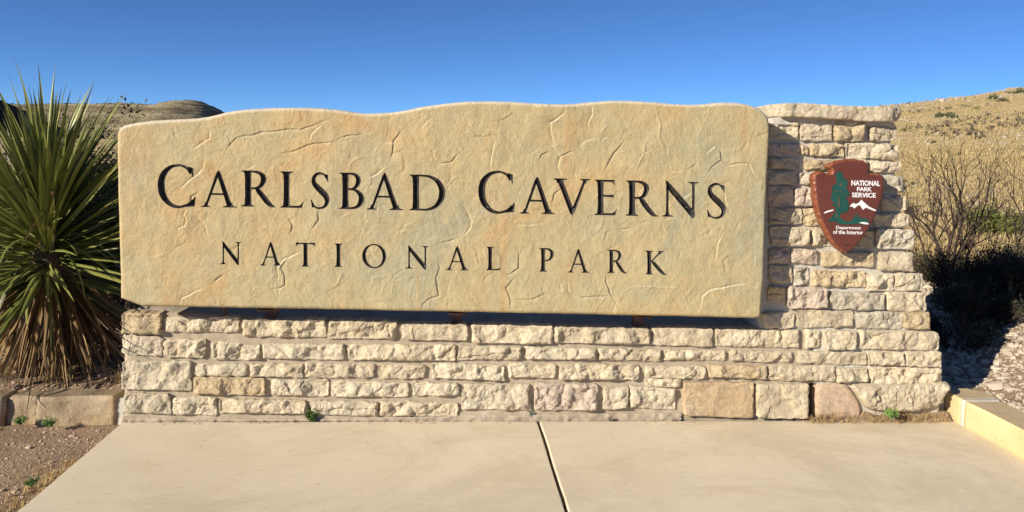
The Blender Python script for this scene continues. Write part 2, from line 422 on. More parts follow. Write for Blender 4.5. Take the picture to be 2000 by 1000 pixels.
# ================================================================== GROUND
def bankf(x, y):
    near = sstep(3.35, 4.1, x)*sstep(4.5, .8, y)*sstep(-3.0, -.5, y)
    return near*(.30*np.clip(x-3.35, 0, 1.2))
def hill_right(x, y):
    u = .163*x-1.9
    u = np.where(u > 14, 14+(u-14)*.25, u)
    u = np.log1p(np.exp(np.clip(u*1.2, -30, 30)))/1.2
    crest = 1-sstep(100, 210, y)*.75
    ramp = sstep(2, 22, y)
    return u*crest*ramp
def height(x, y):
    z = np.full(np.shape(x), -.035)
    z = z+.145*sstep(.08, .30, y)                        # made ground behind the wall and kerbs
    z = z+.10*sstep(.6, 3.0, y)*sstep(2.5, 3.5, x)
    z = z+.10*sstep(3.22, 3.36, x)*sstep(.30, .08, y)*1.15
    z = z+bankf(x, y)
    z = z+hill_right(x, y)
    farw = sstep(3, 14, y)
    z = z+farw*(.35*fbm(x*.12, y*.12, s=3, o=4)+.10*fbm(x*.6, y*.6, s=9, o=3))
    z = z+sstep(60, 100, y)*sstep(35, 60, x)*.55*fbm(x*.11, y*.11, s=21, o=4)
    rough = np.where(y > .08, 1.0, .6)
    z = z+rough*(.012*fbm(x*2.5, y*2.5, s=5, o=3)+.008*fbm(x*11, y*11, s=6, o=3))
    slabm = (x > -1.84) & (x < 3.16) & (y < .02)
    z = np.where(slabm, np.minimum(z, -.045), z)
    return z
def axis(lo, a, b, hi, d, g):
    c = list(np.arange(a, b+d*.5, d)); s_ = d; v = c[0]; L = []
    while v > lo: s_ *= g; v -= s_; L.append(v)
    s_ = d; v = c[-1]; Rr = []
    while v < hi: s_ *= g; v += s_; Rr.append(v)
    return np.array(L[::-1]+c+Rr)
xs = axis(-900, -3.6, 5.2, 900, .035, 1.045)
ys = axis(-300, -1.6, 2.4, 1400, .035, 1.035)
X, Y = np.meshgrid(xs, ys); Z = height(X, Y)
nx, ny = len(xs), len(ys)
I = np.arange(nx*ny).reshape(ny, nx)
Fq = np.stack([I[:-1, :-1], I[:-1, 1:], I[1:, 1:], I[1:, :-1]], -1).reshape(-1, 4)
g = mesh_obj('ground', np.stack([X, Y, Z], -1).reshape(-1, 3), Fq, GROUND); tag(g, kind='structure')

# far hills on the left, each a real ridge of ground
def hill(name, x0, x1, y0, y1, n, m, f, mat):
    xs = np.linspace(x0, x1, n); ys = np.linspace(y0, y1, m); X, Y = np.meshgrid(xs, ys); Z = f(X, Y)
    I = np.arange(n*m).reshape(m, n); F = np.stack([I[:-1, :-1], I[:-1, 1:], I[1:, 1:], I[1:, :-1]], -1).reshape(-1, 4)
    o = mesh_obj(name, np.stack([X, Y, Z], -1).reshape(-1, 3), F, mat); return tag(o, kind='structure')
def ridge_at(px, py, y): return PY(px, py, y)
pk = PY(368, 195, 320.0)
rl = PY(215, 203, 330.0)
def f_mound(X, Y):
    dx = (X-pk[0]); dy = (Y-320)/40
    top = pk[2]+1
    prof = np.exp(-np.abs(dx/np.where(dx > 0, 19.0, 21.0))**2.2*.8)
    saddle = (rl[2]+1)*(1-sstep(-6, 34, dx))*(.94+.06*np.cos(X*.05))
    z = np.maximum(top*prof, saddle*1.0)*np.exp(-dy**2*.6)
    step = 1.3; zz = z/step; fr = zz-np.floor(zz)
    z = z*.45+.55*step*(np.floor(zz)+sstep(.3, .9, fr))
    return z-1.0+.55*fbm(X*.18, Y*.1, s=31, o=4)*sstep(0, 4, z)
hill('hill', pk[0]-160, pk[0]+70, 240, 400, 300, 110, f_mound, FARHILL)
dk = PY(8, 172, 210.0)
def f_dark(X, Y):
    dx = X-(dk[0]-14); dy = (Y-210)/45
    return (dk[2]+2)*np.exp(-np.clip(dx/17, 0, 9)**2)*np.exp(-dy**2)-2+.5*fbm(X*.2, Y*.2, s=41, o=4)
hill('hill', dk[0]-120, dk[0]+45, 120, 300, 160, 90, f_dark, DARKHILL)

# ================================================================== PAVEMENT
def paving(name, x0, x1, y0, y1):
    t = .11; L = np.array([(x0, y0), (x1, y0), (x1, y1), (x0, y1)], float)
    b = .006
    V = []; F = []
    rx = np.concatenate([[x0, x0+b*.4, x0+b], np.arange(x0+.08, x1-.05, .08), [x1-b, x1-b*.4, x1]])
    ry = np.concatenate([[y0, y0+b*.4, y0+b], np.arange(y0+.08, y1-.05, .08), [y1-b, y1-b*.4, y1]])
    X, Y = np.meshgrid(rx, ry)
    e = np.minimum(np.minimum(X-x0, x1-X), np.minimum(Y-y0, y1-Y))
    Z = .0015*fbm(X*3, Y*3, s=2, o=3)-np.where(e < b, b*(1-e/b)**2, 0)
    jx = np.where(e < b, .004*vnoise(X*9, Y*9, s=8), 0); X = X+jx
    n, m = len(rx), len(ry); I = np.arange(n*m).reshape(m, n)
    V = np.stack([X, Y, Z], -1).reshape(-1, 3)
    F = [tuple(q) for q in np.stack([I[:-1, :-1], I[:-1, 1:], I[1:, 1:], I[1:, :-1]], -1).reshape(-1, 4)]
    rim = list(I[0, :])+list(I[1:, -1])+list(I[-1, -2::-1])+list(I[-2:0:-1, 0])
    lo = V[rim].copy(); lo[:, 2] = -t; o = len(V); V = np.concatenate([V, lo]); k = len(rim)
    for i in range(k): F.append((rim[i], o+i, o+(i+1) % k, rim[(i+1) % k]))
    return V, F
pav = bpy.data.objects.new('pavement', None); COL.objects.link(pav); tag(pav, kind='structure')
jx = GZ(1080, 910, 0)[0]
for (a, b) in ((-1.815, jx-.008), (jx+.008, 3.115)):
    V, F = paving('slab', a, b, -9.0, -.035)
    o = mesh_obj('concrete_slab', V, F, CONC, pav, smooth=False)

# ================================================================== STONE WALL AND PIER
S_OFF = .030                                             # how far the stone faces stand proud of the mortar
def wall_y(px, py):                                      # the pier leans back as it rises
    return np.where(np.asarray(py) < 645, (645-np.asarray(py, float))/410*.055, 0.0)

def stone(x0, x1, y0, y1, mat=None, proud=.027, rough=1.0, seed=0, parent=None, tilt=.014, back=.06, name='stone', y_add=0.0, corner=.5):
    """one rough-faced stone; x0..y1 are its extent as measured, on the wall plane"""
    mat = mat or LIME
    r = np.random.RandomState(seed*13+5)
    xc, yc = (x0+x1)/2, (y0+y1)/2
    yb = float(wall_y(xc, yc))+y_add
    face = yb-S_OFF
    cs = PY([x0, x1, x1, x0], [y1-tilt*(xc-x0), y1+tilt*(x1-xc), y0+tilt*(x1-xc), y0-tilt*(xc-x0)], face)
    C = cs[:, [0, 2]]                                    # bl, br, tr, tl in (x,z)
    C = C+r.uniform(-.0065, .0055, C.shape)
    w = C[1, 0]-C[0, 0]; h = C[3, 1]-C[0, 1]
    st = .0048
    nu, nv = max(6, int(w/st)), max(5, int(h/st))
    u = np.linspace(0, 1, nu+1); v = np.linspace(0, 1, nv+1); U, Vv = np.meshgrid(u, v)
    P = (C[0]*((1-U)*(1-Vv))[..., None]+C[1]*(U*(1-Vv))[..., None]+C[2]*(U*Vv)[..., None]+C[3]*((1-U)*Vv)[..., None])
    # rounded corners and ragged rim
    a = np.abs(U*2-1); b = np.abs(Vv*2-1)
    cx, cz = P[..., 0].mean(), P[..., 1].mean()
    eu = np.minimum(U, 1-U)*w; ev = np.minimum(Vv, 1-Vv)*h
    rc = r.uniform(.004, .014)
    kx = np.clip(1-eu/rc, 0, 1); kz = np.clip(1-ev/rc, 0, 1); kk = kx*kz*rc*.42
    P[..., 0] += np.where(U < .5, kk, -kk); P[..., 1] += np.where(Vv < .5, kk, -kk)
    rag = .0065
    P[..., 0] += rag*fbm(P[..., 1]*45, P[..., 0]*12, s=seed, o=3)*np.clip(1-eu/.03, 0, 1)*1.3
    P[..., 1] += rag*fbm(P[..., 0]*28, P[..., 1]*12, s=seed+3, o=3)*np.clip(1-ev/.03, 0, 1)*1.3
    p = P.reshape(-1, 2)
    # fracture facets: upper envelope of tilted planes, blended with a lower envelope
    def env(cell, slope, q, sgn, sd):
        rr = np.random.RandomState(sd); K = max(4, int(w*h/(cell*cell)*1.6)+3)
        c = np.stack([rr.uniform(C[:, 0].min(), C[:, 0].max(), K), rr.uniform(C[:, 1].min(), C[:, 1].max(), K)], 1)
        g_ = rr.normal(0, slope, (K, 2)); a0 = rr.normal(0, cell*.10, K)
        wp = p+.010*np.stack([fbm(p[:, 0]*35, p[:, 1]*35, s=sd % 97, o=3), fbm(p[:, 0]*35, p[:, 1]*35, s=sd % 89+9, o=3)], 1)
        d = wp[:, None, :]-c[None]
        val = a0+(d*g_).sum(-1)-q*(d**2).sum(-1)/cell
        return sgn*val.max(1)
    wa, wb, wc = r.uniform(.35, .75), r.uniform(.25, .6), r.uniform(.15, .55)
    hgt = wa*env(.045*r.uniform(.8, 1.3), .45, .55, 1, seed*7+1)-wb*(-env(.06*r.uniform(.8, 1.3), .48, .5, -1, seed*7+2))
    hgt = hgt+wc*env(.020, .50, .5, 1, seed*7+3)
    hgt = hgt+.0045*fbm(p[:, 0]*50, p[:, 1]*50, s=seed+20, o=4, g=.62)
    for _k in range(r.randint(1, 4)):                    # broken layers: a few sharp little ledges across the face
        an = r.normal(1.45, .5) if r.rand() < .7 else r.uniform(0, 3.1)
        q_ = (p[:, 0]-cx)*math.cos(an)+(p[:, 1]-cz)*math.sin(an)+.012*fbm(p[:, 0]*22, p[:, 1]*22, s=seed+40+_k, o=4)
        o_s = r.uniform(-.4, .4)*(w*abs(math.cos(an))+h*abs(math.sin(an)))
        hgt = hgt+r.choice([-1, 1])*r.uniform(.004, .010)*sstep(-.002, .002, q_-o_s)
    hgt = (hgt-hgt.mean())
    hgt = np.clip(hgt, -.018, .020)*rough
    e = np.minimum(eu, ev).ravel()
    t = np.clip(e/(.012+.008*r.rand()), 0, 1)
    lip = .86+.14*np.sqrt(np.clip(1-(1-t)**2, 0, 1))
    broad = .006*np.sin(U.ravel()*math.pi)*np.sin(Vv.ravel()*math.pi)*r.uniform(.2, 1.6)+(r.uniform(-.006, .006)*(U.ravel()-.5)+r.uniform(-.006, .006)*(Vv.ravel()-.5))
    H = proud*lip+hgt*np.clip(.25+e/.02, 0, 1)+broad
    H = np.maximum(H, .004)
    y = yb-H
    V = np.stack([p[:, 0], y, p[:, 1]], 1)
    I = np.arange((nu+1)*(nv+1)).reshape(nv+1, nu+1)
    F = [tuple(q) for q in np.stack([I[:-1, :-1], I[:-1, 1:], I[1:, 1:], I[1:, :-1]], -1).reshape(-1, 4)]
    rim = list(I[0, :])+list(I[1:, -1])+list(I[-1, -2::-1])+list(I[-2:0:-1, 0])
    lo = V[rim].copy(); lo[:, 1] = yb+back; o_ = len(V); V = np.concatenate([V, lo]); k = len(rim)
    for i in range(k): F.append((rim[i], o_+i, o_+(i+1) % k, rim[(i+1) % k]))
    ctr = np.array([cx, yb, cz])
    o = mesh_obj(name, V-ctr, F, mat, parent, smooth=False)
    o.location = ctr
    return o

wall = thing('stone_wall', 'long low wall of rough cream limestone blocks under the big carved sign panel', 'wall')
pier = thing('stone_pier', 'tall tapering limestone block pier with a slab cap right of the big sign', 'pillar')

L_, Wh, O_, Pk, Gy, Ap, Ro = LIME, WHITE, OCHRE, PINK, GREY, APRI, ROSE
ROWS = [
 # row 1
 (237, 314, 613, 652, O_, .040), (320, 466, 619, 652, L_, .022), (473, 636, 625, 658, L_), (640, 774, 629, 662, L_, .03), (784, 914, 633, 666, L_, .028, .6),
 (922, 1079, 636, 672, L_), (1085, 1268, 640, 673, L_), (1276, 1391, 643, 675, L_, .03, .6), (1400, 1564, 644, 679, L_), (1575, 1603, 645, 680, L_),
 (1611, 1674, 646, 681, L_, .034, .7), (1679, 1837, 648, 683, L_),
 # row 2
 (236, 318, 655, 695, Wh), (320, 401, 663, 699, L_), (412, 505, 670, 703, Wh), (514, 671, 672, 703, Wh), (679, 890, 675, 704, L_),
 (895, 1018, 677, 703, L_), (1028, 1165, 680, 702, Wh), (1171, 1292, 683, 705, L_), (1297, 1419, 685, 706, L_), (1427, 1548, 687, 708, L_),
 (1560, 1694, 688, 713, L_), (1698, 1766, 688, 714, L_), (1769, 1839, 688, 715, L_),
 # row 3
 (237, 372, 706, 763, Wh), (380, 480, 710, 735, Wh), (488, 590, 711, 736, L_), (595, 731, 711, 739, L_), (741, 831, 712, 740, L_),
 (843, 984, 712, 742, Wh), (993, 1087, 711, 740, L_), (1093, 1249, 711, 742, L_), (1262, 1379, 715, 740, L_), (1383, 1499, 715, 739, O_, .034, .8),
 (1504, 1633, 714, 744, L_), (1636, 1696, 720, 746, L_), (1701, 1840, 718, 753, L_),
 # row 4
 (379, 518, 738, 771, O_, .030), (527, 639, 742, 774, Wh), (646, 797, 747, 777, Wh), (806, 897, 749, 773, Wh), (903, 1036, 751, 800, Wh),
 (1043, 1169, 751, 804, Pk), (1261, 1332, 740, 756, L_, .024), (1179, 1228, 759, 800, Wh), (1230, 1322, 758, 800, Wh),
 (1335, 1472, 747, 815, Ap, .040, .28), (1478, 1580, 751, 816, L_, .040, .7),
 # row 5
 (240, 332, 770, 807, Wh), (336, 423, 777, 811, Wh), (428, 598, 780, 809, L_), (606, 737, 785, 811, Wh), (742, 896, 786, 814, L_),
 # pier, from the cap down
 (1506, 1562, 237, 272, L_), (1563, 1625, 238, 273, L_), (1628, 1687, 239, 278, O_, .045), (1700, 1752, 246, 276, L_),
 (1504, 1524, 281, 305, Pk), (1526, 1566, 280, 303, Pk), (1567, 1580, 282, 304, O_), (1584, 1648, 279, 305, O_), (1655, 1755, 281, 309, L_),
 (1502, 1564, 308, 330, L_), (1573, 1632, 310, 331, O_), (1636, 1694, 311, 333, L_), (1701, 1762, 316, 335, L_),
 (1501, 1556, 335, 360, Gy), (1562, 1590, 336, 360, Gy), (1596, 1722, 338, 360, L_), (1728, 1766, 345, 376, Gy),
 (1501, 1550, 363, 403, Pk), (1553, 1594, 366, 403, Pk, .042), (1600, 1716, 366, 402, L_), (1723, 1772, 383, 411, L_),
 (1504, 1568, 407, 436, L_), (1571, 1606, 408, 441, O_, .028), (1610, 1704, 408, 440, L_), (1709, 1777, 417, 444, L_),
 (1506, 1581, 443, 481, L_, .042), (1586, 1630, 446, 482, L_), (1634, 1662, 448, 482, L_), (1667, 1708, 448, 485, L_), (1711, 1785, 447, 488, Gy, .038),
 (1505, 1544, 484, 515, Pk), (1547, 1598, 487, 516, Pk), (1608, 1706, 491, 520, O_, .03, .8), (1718, 1785, 492, 529, L_, .036, .45),
 (1503, 1548, 520, 555, L_), (1551, 1581, 523, 558, Gy), (1587, 1693, 529, 562, O_), (1694, 1748, 537, 569, Wh), (1750, 1803, 533, 568, L_),
 (1501, 1534, 560, 592, O_), (1538, 1616, 561, 602, Pk, .046), (1622, 1727, 570, 606, Gy, .04), (1731, 1811, 571, 608, L_),
 (1490, 1551, 610, 642, L_, .036, .5), (1556, 1667, 608, 640, L_), (1670, 1766, 609, 642, Gy), (1768, 1818, 609, 643, O_, .03, .8),
]
for k, q in enumerate(ROWS):
    x0, x1, y0, y1, m = q[:5]; pr = q[5] if len(q) > 5 else .027; ro = q[6] if len(q) > 6 else 1.0
    pr += rng.uniform(-.006, .006)
    ispier = (y0 < 645 and x0 > 1480 and y1 < 644) or (x0+x1)/2 > 1590
    yadd = 0.0
    stone(x0, x1, y0, y1, m, pr, ro*rng.uniform(.85, 1.1), seed=k+1, parent=pier if ispier else wall, tilt=.012)

# odd-shaped stones at the foot of the pier
def odd_stone(poly, mat, proud, seed, rough=1.0, parent=pier, yb=0.0, rad=.02):
    q = PY([p[0] for p in poly], [p[1] for p in poly], yb-S_OFF)[:, [0, 2]]
    q = smooth_loop(q[::-1], 1)
    def hf(P, d):
        t = np.clip(d/rad, 0, 1)
        return proud*(.3+.7*np.sqrt(1-(1-t)**2))+rough*(.014*fbm(P[:, 0]*14, P[:, 1]*14, s=seed, o=4)+.012*np.abs(fbm(P[:, 0]*50, P[:, 1]*50, s=seed+4, o=4, g=.7)))*np.clip(d/.02, .2, 1)
    ctr = q.mean(0)
    o, _, _ = slab('stone', q, .0075, yb, yb+.06, mat, parent, hf, seed)
    return o
odd_stone([(1595, 764), (1600, 755), (1625, 750), (1652, 750), (1660, 756), (1668, 768), (1683, 792), (1683, 812), (1679, 816), (1640, 819), (1600, 819), (1595, 815), (1595, 790)], Ro, .030, 3, .25)
odd_stone([(1660, 752), (1690, 749), (1740, 748), (1800, 750), (1850, 746), (1858, 756), (1848, 770), (1838, 792), (1810, 800), (1770, 806), (1730, 804), (1690, 800), (1676, 775)], LIME, .055, 4, 2.0, rad=.04)

# mortar bodies
def body(name, pts, yf, yb_, mat, parent, seed, amp=.004):
    q = PY([p[0] for p in pts], [p[1] for p in pts], 0.0)[:, [0, 2]][::-1]
    return slab(name, q, .016, yf, yb_, mat, parent, lambda P, d: amp*fbm(P[:, 0]*16, P[:, 1]*16, s=seed, o=4)+.0025*fbm(P[:, 0]*70, P[:, 1]*70, s=seed+1, o=3)-.012*np.clip(1-d/.02, 0, 1)**2, seed)
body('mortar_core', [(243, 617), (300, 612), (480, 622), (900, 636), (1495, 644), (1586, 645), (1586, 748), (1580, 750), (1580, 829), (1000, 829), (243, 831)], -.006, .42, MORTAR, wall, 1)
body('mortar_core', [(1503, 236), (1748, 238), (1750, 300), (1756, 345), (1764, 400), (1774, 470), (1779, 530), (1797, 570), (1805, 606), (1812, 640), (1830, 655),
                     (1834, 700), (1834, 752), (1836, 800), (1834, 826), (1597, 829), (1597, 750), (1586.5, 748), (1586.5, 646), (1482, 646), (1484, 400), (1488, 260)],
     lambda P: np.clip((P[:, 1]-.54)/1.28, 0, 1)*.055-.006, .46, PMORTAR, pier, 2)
# rubble levelling strip under the lowest course
strip = PY([240, 640, 900, 1180, 1330, 1330, 1180, 1000, 900, 640, 420, 240], [824, 822, 824, 823, 821, 806, 806, 810, 810, 817, 816, 813], 0.0)[:, [0, 2]]
slab('mortar_bed', strip, .011, -.018, .02, MORTAR, wall, lambda P, d: .010*fbm(P[:, 0]*40, P[:, 1]*40, s=51, o=4), 9)

# dirt washed up against the foot of the pier
nu_, nv_ = 90, 16
U_, V_ = np.meshgrid(np.linspace(2.12, 3.10, nu_), np.linspace(-.085, .03, nv_))
Zd = .055*sstep(-.075, .0, V_)*sstep(2.12, 2.4, U_)*(.7+.5*fbm(U_*9, V_*9, s=12, o=3))-.004+.003*fbm(U_*60, V_*60, s=13, o=3)
I_ = np.arange(nu_*nv_).reshape(nv_, nu_)
o = mesh_obj('soil', np.stack([U_, V_, Zd], -1).reshape(-1, 3), np.stack([I_[:-1, :-1], I_[:-1, 1:], I_[1:, 1:], I_[1:, :-1]], -1).reshape(-1, 4), GROUND); tag(o, 'low bank of dirt washed against the foot of the pier', 'soil', kind='stuff')

# cap stone: thick slab with a broken corner on the left
def prism(name, plan, z0, z1, mat, parent, step=.02, rough=.01, fr=14, seed=0, zvar=0.0, round_=.012, bottom_var=0.0):
    L = resample(plan, step); n = len(L)
    nxt = np.roll(L, -1, 0)-np.roll(L, 1, 0); nrm = np.stack([nxt[:, 1], -nxt[:, 0]], 1); nrm /= np.linalg.norm(nrm, axis=1)[:, None]+1e-9
    m = max(3, int((z1-z0)/step*1.3)); V = []; F = []
    for j in range(m+1):
        t = j/m; zz = z0+(z1-z0)*t
        e = min(t, 1-t)*(z1-z0); inset = round_*(1-math.sqrt(max(0, 1-(1-min(e/round_, 1))**2)))
        dz = zvar*fbm(L[:, 0]*3, L[:, 1]*3, s=seed+9, o=3)*t+bottom_var*fbm(L[:, 0]*5+3, L[:, 1]*5, s=seed+12, o=2)*(1-t)
        d = rough*(fbm(L[:, 0]*fr, L[:, 1]*fr, np.full(n, zz)*fr, s=seed, o=4)+.6*np.abs(fbm(L[:, 0]*fr*3, L[:, 1]*fr*3, np.full(n, zz)*fr*3, s=seed+2, o=3)))-inset
        V.append(np.stack([L[:, 0]+nrm[:, 0]*d, L[:, 1]+nrm[:, 1]*d, np.full(n, zz)+dz], 1))
    V = np.concatenate(V)
    for j in range(m):
        for i in range(n): F.append((j*n+i, j*n+(i+1) % n, (j+1)*n+(i+1) % n, (j+1)*n+i))
    TL = V[m*n:, :2]
    G = grid_pts(TL.min(0), TL.max(0), step, seed); G = G[in_poly(G[:, 0], G[:, 1], [TL])]; G = G[dist_loops(G, [TL]) > step*.5]
    P, T = cdt([TL], G, lambda x, y: in_poly(x, y, [TL]))
    zt = np.full(len(P), z1)+zvar*fbm(P[:, 0]*3, P[:, 1]*3, s=seed+9, o=3)+rough*.35*fbm(P[:, 0]*fr, P[:, 1]*fr, s=seed+5, o=4)*np.clip(dist_loops(P, [TL])/.03, 0, 1)
    zt[:n] = V[m*n:, 2]
    off = len(V); V = np.concatenate([V, np.stack([P, P], 0)[0] @ np.eye(2, 3)+np.array([0, 0, 1])*zt[:, None]])
    F += [tuple(t+off) for t in T]
    F.append(tuple(range(n))[::-1])
    ctr = np.array([L[:, 0].mean(), L[:, 1].mean(), z0])
    o = mesh_obj(name, V-ctr, F, mat, parent); o.location = ctr
    return o
yc = .03
xa, xb = PY(1523, 205, yc)[0], PY(1752, 215, yc)[0]
zt, zb = PY(1640, 207, yc)[2], PY(1640, 234, yc)[2]
xl = PY(1497, 219, yc+.20)[0]
prism('cap_stone', [(xa+.005, yc-.05), (xa+.25, yc-.065), (xb-.08, yc-.06), (xb, yc-.02), (xb+.01, .50), (xl+.02, .50), (xl-.01, yc+.17)], zb, zt, LIME, pier, .0085, .020, 16, 77, .016, .008, .022)
cm = [(1500, 244), (1512, 231), (1540, 226), (1640, 230), (1744, 239), (1748, 246), (1640, 246), (1560, 244)]
q = PY([p[0] for p in cm], [p[1] for p in cm], yc)[:, [0, 2]][::-1]
slab('mortar_bed', q, .012, .022, .44, PMORTAR, pier, lambda P, d: .006*fbm(P[:, 0]*22, P[:, 1]*22, s=15, o=4), 5)

# ================================================================== SIGN PANEL WITH CARVED LETTERS
YP = -.165
def cat(pts, n=14):
    p = np.asarray(pts, float); out = []
    q = np.vstack([2*p[0]-p[1], p, 2*p[-1]-p[-2]])
    for i in range(1, len(q)-2):
        for t in np.linspace(0, 1, n, endpoint=False):
            out.append(.5*((2*q[i])+(-q[i-1]+q[i+1])*t+(2*q[i-1]-5*q[i]+4*q[i+1]-q[i+2])*t*t+(-q[i-1]+3*q[i]-3*q[i+1]+q[i+2])*t**3))
    out.append(p[-1]); return np.array(out)
def stroke(spec):                                        # (x, y, width) points -> outline of a modulated pen stroke
    c = cat(spec); p = c[:, :2]; w = np.maximum(c[:, 2], .004)/2
    d = np.gradient(p, axis=0); d /= np.linalg.norm(d, axis=1)[:, None]; nrm = np.stack([-d[:, 1], d[:, 0]], 1)
    return np.vstack([p+nrm*w[:, None], (p-nrm*w[:, None])[::-1]])
def serif(xl, xr, cl, cr, y, up):                        # foot (up=1) or head (up=-1) serif, bracketed into a stem cl..cr
    f = lambda v: y+up*v
    pts = [(xl, f(0)), (xr, f(0)), (xr, f(.022)), (cr+(xr-cr)*.45, f(.036)), (cr+(xr-cr)*.12, f(.065)), (cr, f(.13)), (cl, f(.13)), (cl-(cl-xl)*.12, f(.065)), (cl-(cl-xl)*.45, f(.036)), (xl, f(.022))]
    return pts
def stem(x, w, y0=0.0, y1=1.0):
    a = w/2; return [(x-a*1.06, y0), (x+a*1.06, y0), (x+a*.95, (y0+y1)/2), (x+a*1.06, y1), (x-a*1.06, y1), (x-a*.95, (y0+y1)/2)]
TK, TN = .162, .068
BARTOP = lambda xr, y: [(.17, y), (xr, y), (xr+.005, y-.17), (xr-.022, y-.13), (xr-.06, y-.075), (xr-.14, y-.058), (.17, y-.055)]
def G_stem(x=.2): return [stem(x, TK), serif(x-.17, x+.17, x-TK/2, x+TK/2, 0, 1), serif(x-.17, x+.17, x-TK/2, x+TK/2, 1, -1)]
GL = {
 'I': G_stem(),
 'L': [stem(.2, TK), serif(.03, .37, .2-TK/2, .2+TK/2, 1, -1), serif(.03, .3, .2-TK/2, .2+TK/2, 0, 1), [(.2, 0), (.62, 0), (.665, .20), (.64, .17), (.60, .10), (.54, .065), (.42, .055), (.2, .06)]],
 'E': [stem(.2, TK), serif(.03, .3, .2-TK/2, .2+TK/2, 1, -1), serif(.03, .3, .2-TK/2, .2+TK/2, 0, 1), BARTOP(.60, 1.0),
       [(.2, 0), (.62, 0), (.665, .20), (.64, .17), (.60, .10), (.54, .065), (.42, .055), (.2, .06)],
       [(.2, .57), (.50, .575), (.57, .60), (.575, .42), (.55, .47), (.50, .515), (.2, .52)]],
 'T': [stem(.40, TK), serif(.23, .57, .40-TK/2, .40+TK/2, 0, 1), [(.03, 1.02), (.08, 1.0), (.72, 1.0), (.77, 1.02), (.80, .83), (.765, .87), (.70, .93), (.55, .945), (.25, .945), (.10, .93), (.035, .87), (0, .83)]],
 'D': [stem(.2, TK), serif(.03, .3, .2-TK/2, .2+TK/2, 1, -1), serif(.03, .3, .2-TK/2, .2+TK/2, 0, 1),
       stroke([(.15, .972, .055), (.35, .972, .055), (.55, .945, .075), (.74, .83, .12), (.845, .64, .150), (.86, .48, .158), (.82, .30, .145), (.70, .13, .105), (.52, .04, .07), (.35, .027, .055), (.15, .027, .055)])],
 'P': [stem(.2, TK), serif(.03, .3, .2-TK/2, .2+TK/2, 1, -1), serif(.03, .37, .2-TK/2, .2+TK/2, 0, 1),
       stroke([(.15, .972, .055), (.32, .972, .06), (.48, .94, .09), (.575, .84, .135), (.585, .71, .140), (.53, .57, .11), (.42, .485, .07), (.33, .47, .05), (.27, .49, .03)])],
 'R': [stem(.2, TK), serif(.03, .3, .2-TK/2, .2+TK/2, 1, -1), serif(.03, .37, .2-TK/2, .2+TK/2, 0, 1),
       stroke([(.15, .972, .055), (.32, .972, .06), (.48, .94, .09), (.575, .85, .135), (.585, .73, .140), (.53, .60, .11), (.42, .52, .07), (.2, .50, .05)]),
       stroke([(.40, .52, .06), (.47, .43, .13), (.62, .22, .14), (.74, .07, .12), (.84, .015, .055), (.92, .008, .018)])],
 'B': [stem(.2, TK), serif(.03, .3, .2-TK/2, .2+TK/2, 1, -1), serif(.03, .3, .2-TK/2, .2+TK/2, 0, 1),
       stroke([(.15, .972, .055), (.32, .972, .06), (.46, .945, .09), (.535, .85, .125), (.54, .74, .125), (.48, .62, .10), (.38, .555, .06), (.2, .545, .05)]),
       stroke([(.2, .545, .05), (.40, .54, .06), (.54, .47, .10), (.62, .35, .145), (.615, .22, .145), (.54, .09, .10), (.40, .03, .065), (.15, .027, .055)])],
 'A': [[(.50, 1.03), (.44, 1.0-.03), (.105, 0), (.17, 0), (.50, .88)], [(.47, .97), (.50, 1.03), (.56, .93), (.885, 0), (.735, 0), (.46, .86)], [(.23, .335), (.70, .335), (.70, .385), (.23, .385)],
       serif(0, .27, .115, .175, 0, 1), serif(.62, 1.0, .735, .875, 0, 1)],
 'V': [[(.51, -.04), (.45, .03), (.09, 1), (.245, 1), (.545, .16), (.56, .05)], [(.51, -.04), (.58, .05), (.905, 1), (.835, 1), (.50, .13)],
       serif(0, .38, .10, .25, 1, -1), serif(.72, 1.0, .835, .90, 1, -1)],
 'N': [stem(.16, TN, 0, .98), serif(.02, .32, .16-TN/2, .16+TN/2, 0, 1), [(.10, 1.03), (.155, 1.02), (.22, .95), (.84, .20), (.86, -.04), (.80, -.03), (.13, .82), (.12, .93)],
       stem(.84, TN, -.0, 1), serif(.69, .99, .84-TN/2, .84+TN/2, 1, -1)],
 'K': [stem(.2, TK), serif(.03, .37, .2-TK/2, .2+TK/2, 1, -1), serif(.03, .37, .2-TK/2, .2+TK/2, 0, 1),
       stroke([(.24, .50, .05), (.42, .70, .065), (.62, .93, .065), (.66, .98, .065)]), serif(.54, .80, .60, .68, 1, -1),
       stroke([(.30, .57, .05), (.40, .46, .14), (.60, .22, .145), (.74, .07, .12), (.84, .015, .055), (.92, .008, .018)])],
 'O': None,
 'C': [stroke([(.87, .80, .10), (.80, .90, .075), (.64, .975, .055), (.50, .985, .06), (.30, .925, .10), (.12, .74, .17), (.075, .50, .190), (.13, .26, .17), (.32, .065, .105), (.54, .01, .065), (.74, .05, .060), (.86, .12, .075), (.90, .19, .05)]),
       [(.80, .965), (.93, .93), (.935, .70), (.905, .72), (.885, .79), (.80, .88)], [(.82, .05), (.965, .27), (.985, .26), (.97, .03), (.88, .02), (.75, .01), (.72, .03)]],
 'S': [stroke([(.50, .83, .05), (.46, .92, .06), (.34, .985, .06), (.20, .97, .085), (.095, .86, .12), (.10, .72, .145), (.20, .60, .17), (.36, .46, .185), (.485, .32, .165), (.50, .18, .13), (.42, .06, .085), (.28, .01, .06), (.14, .04, .055), (.06, .12, .05)]),
       [(.44, .97), (.54, .955), (.545, .74), (.52, .76), (.49, .83), (.42, .90)], [(.03, .02), (.0, .25), (.025, .255), (.055, .19), (.12, .09), (.18, .05)]],
}
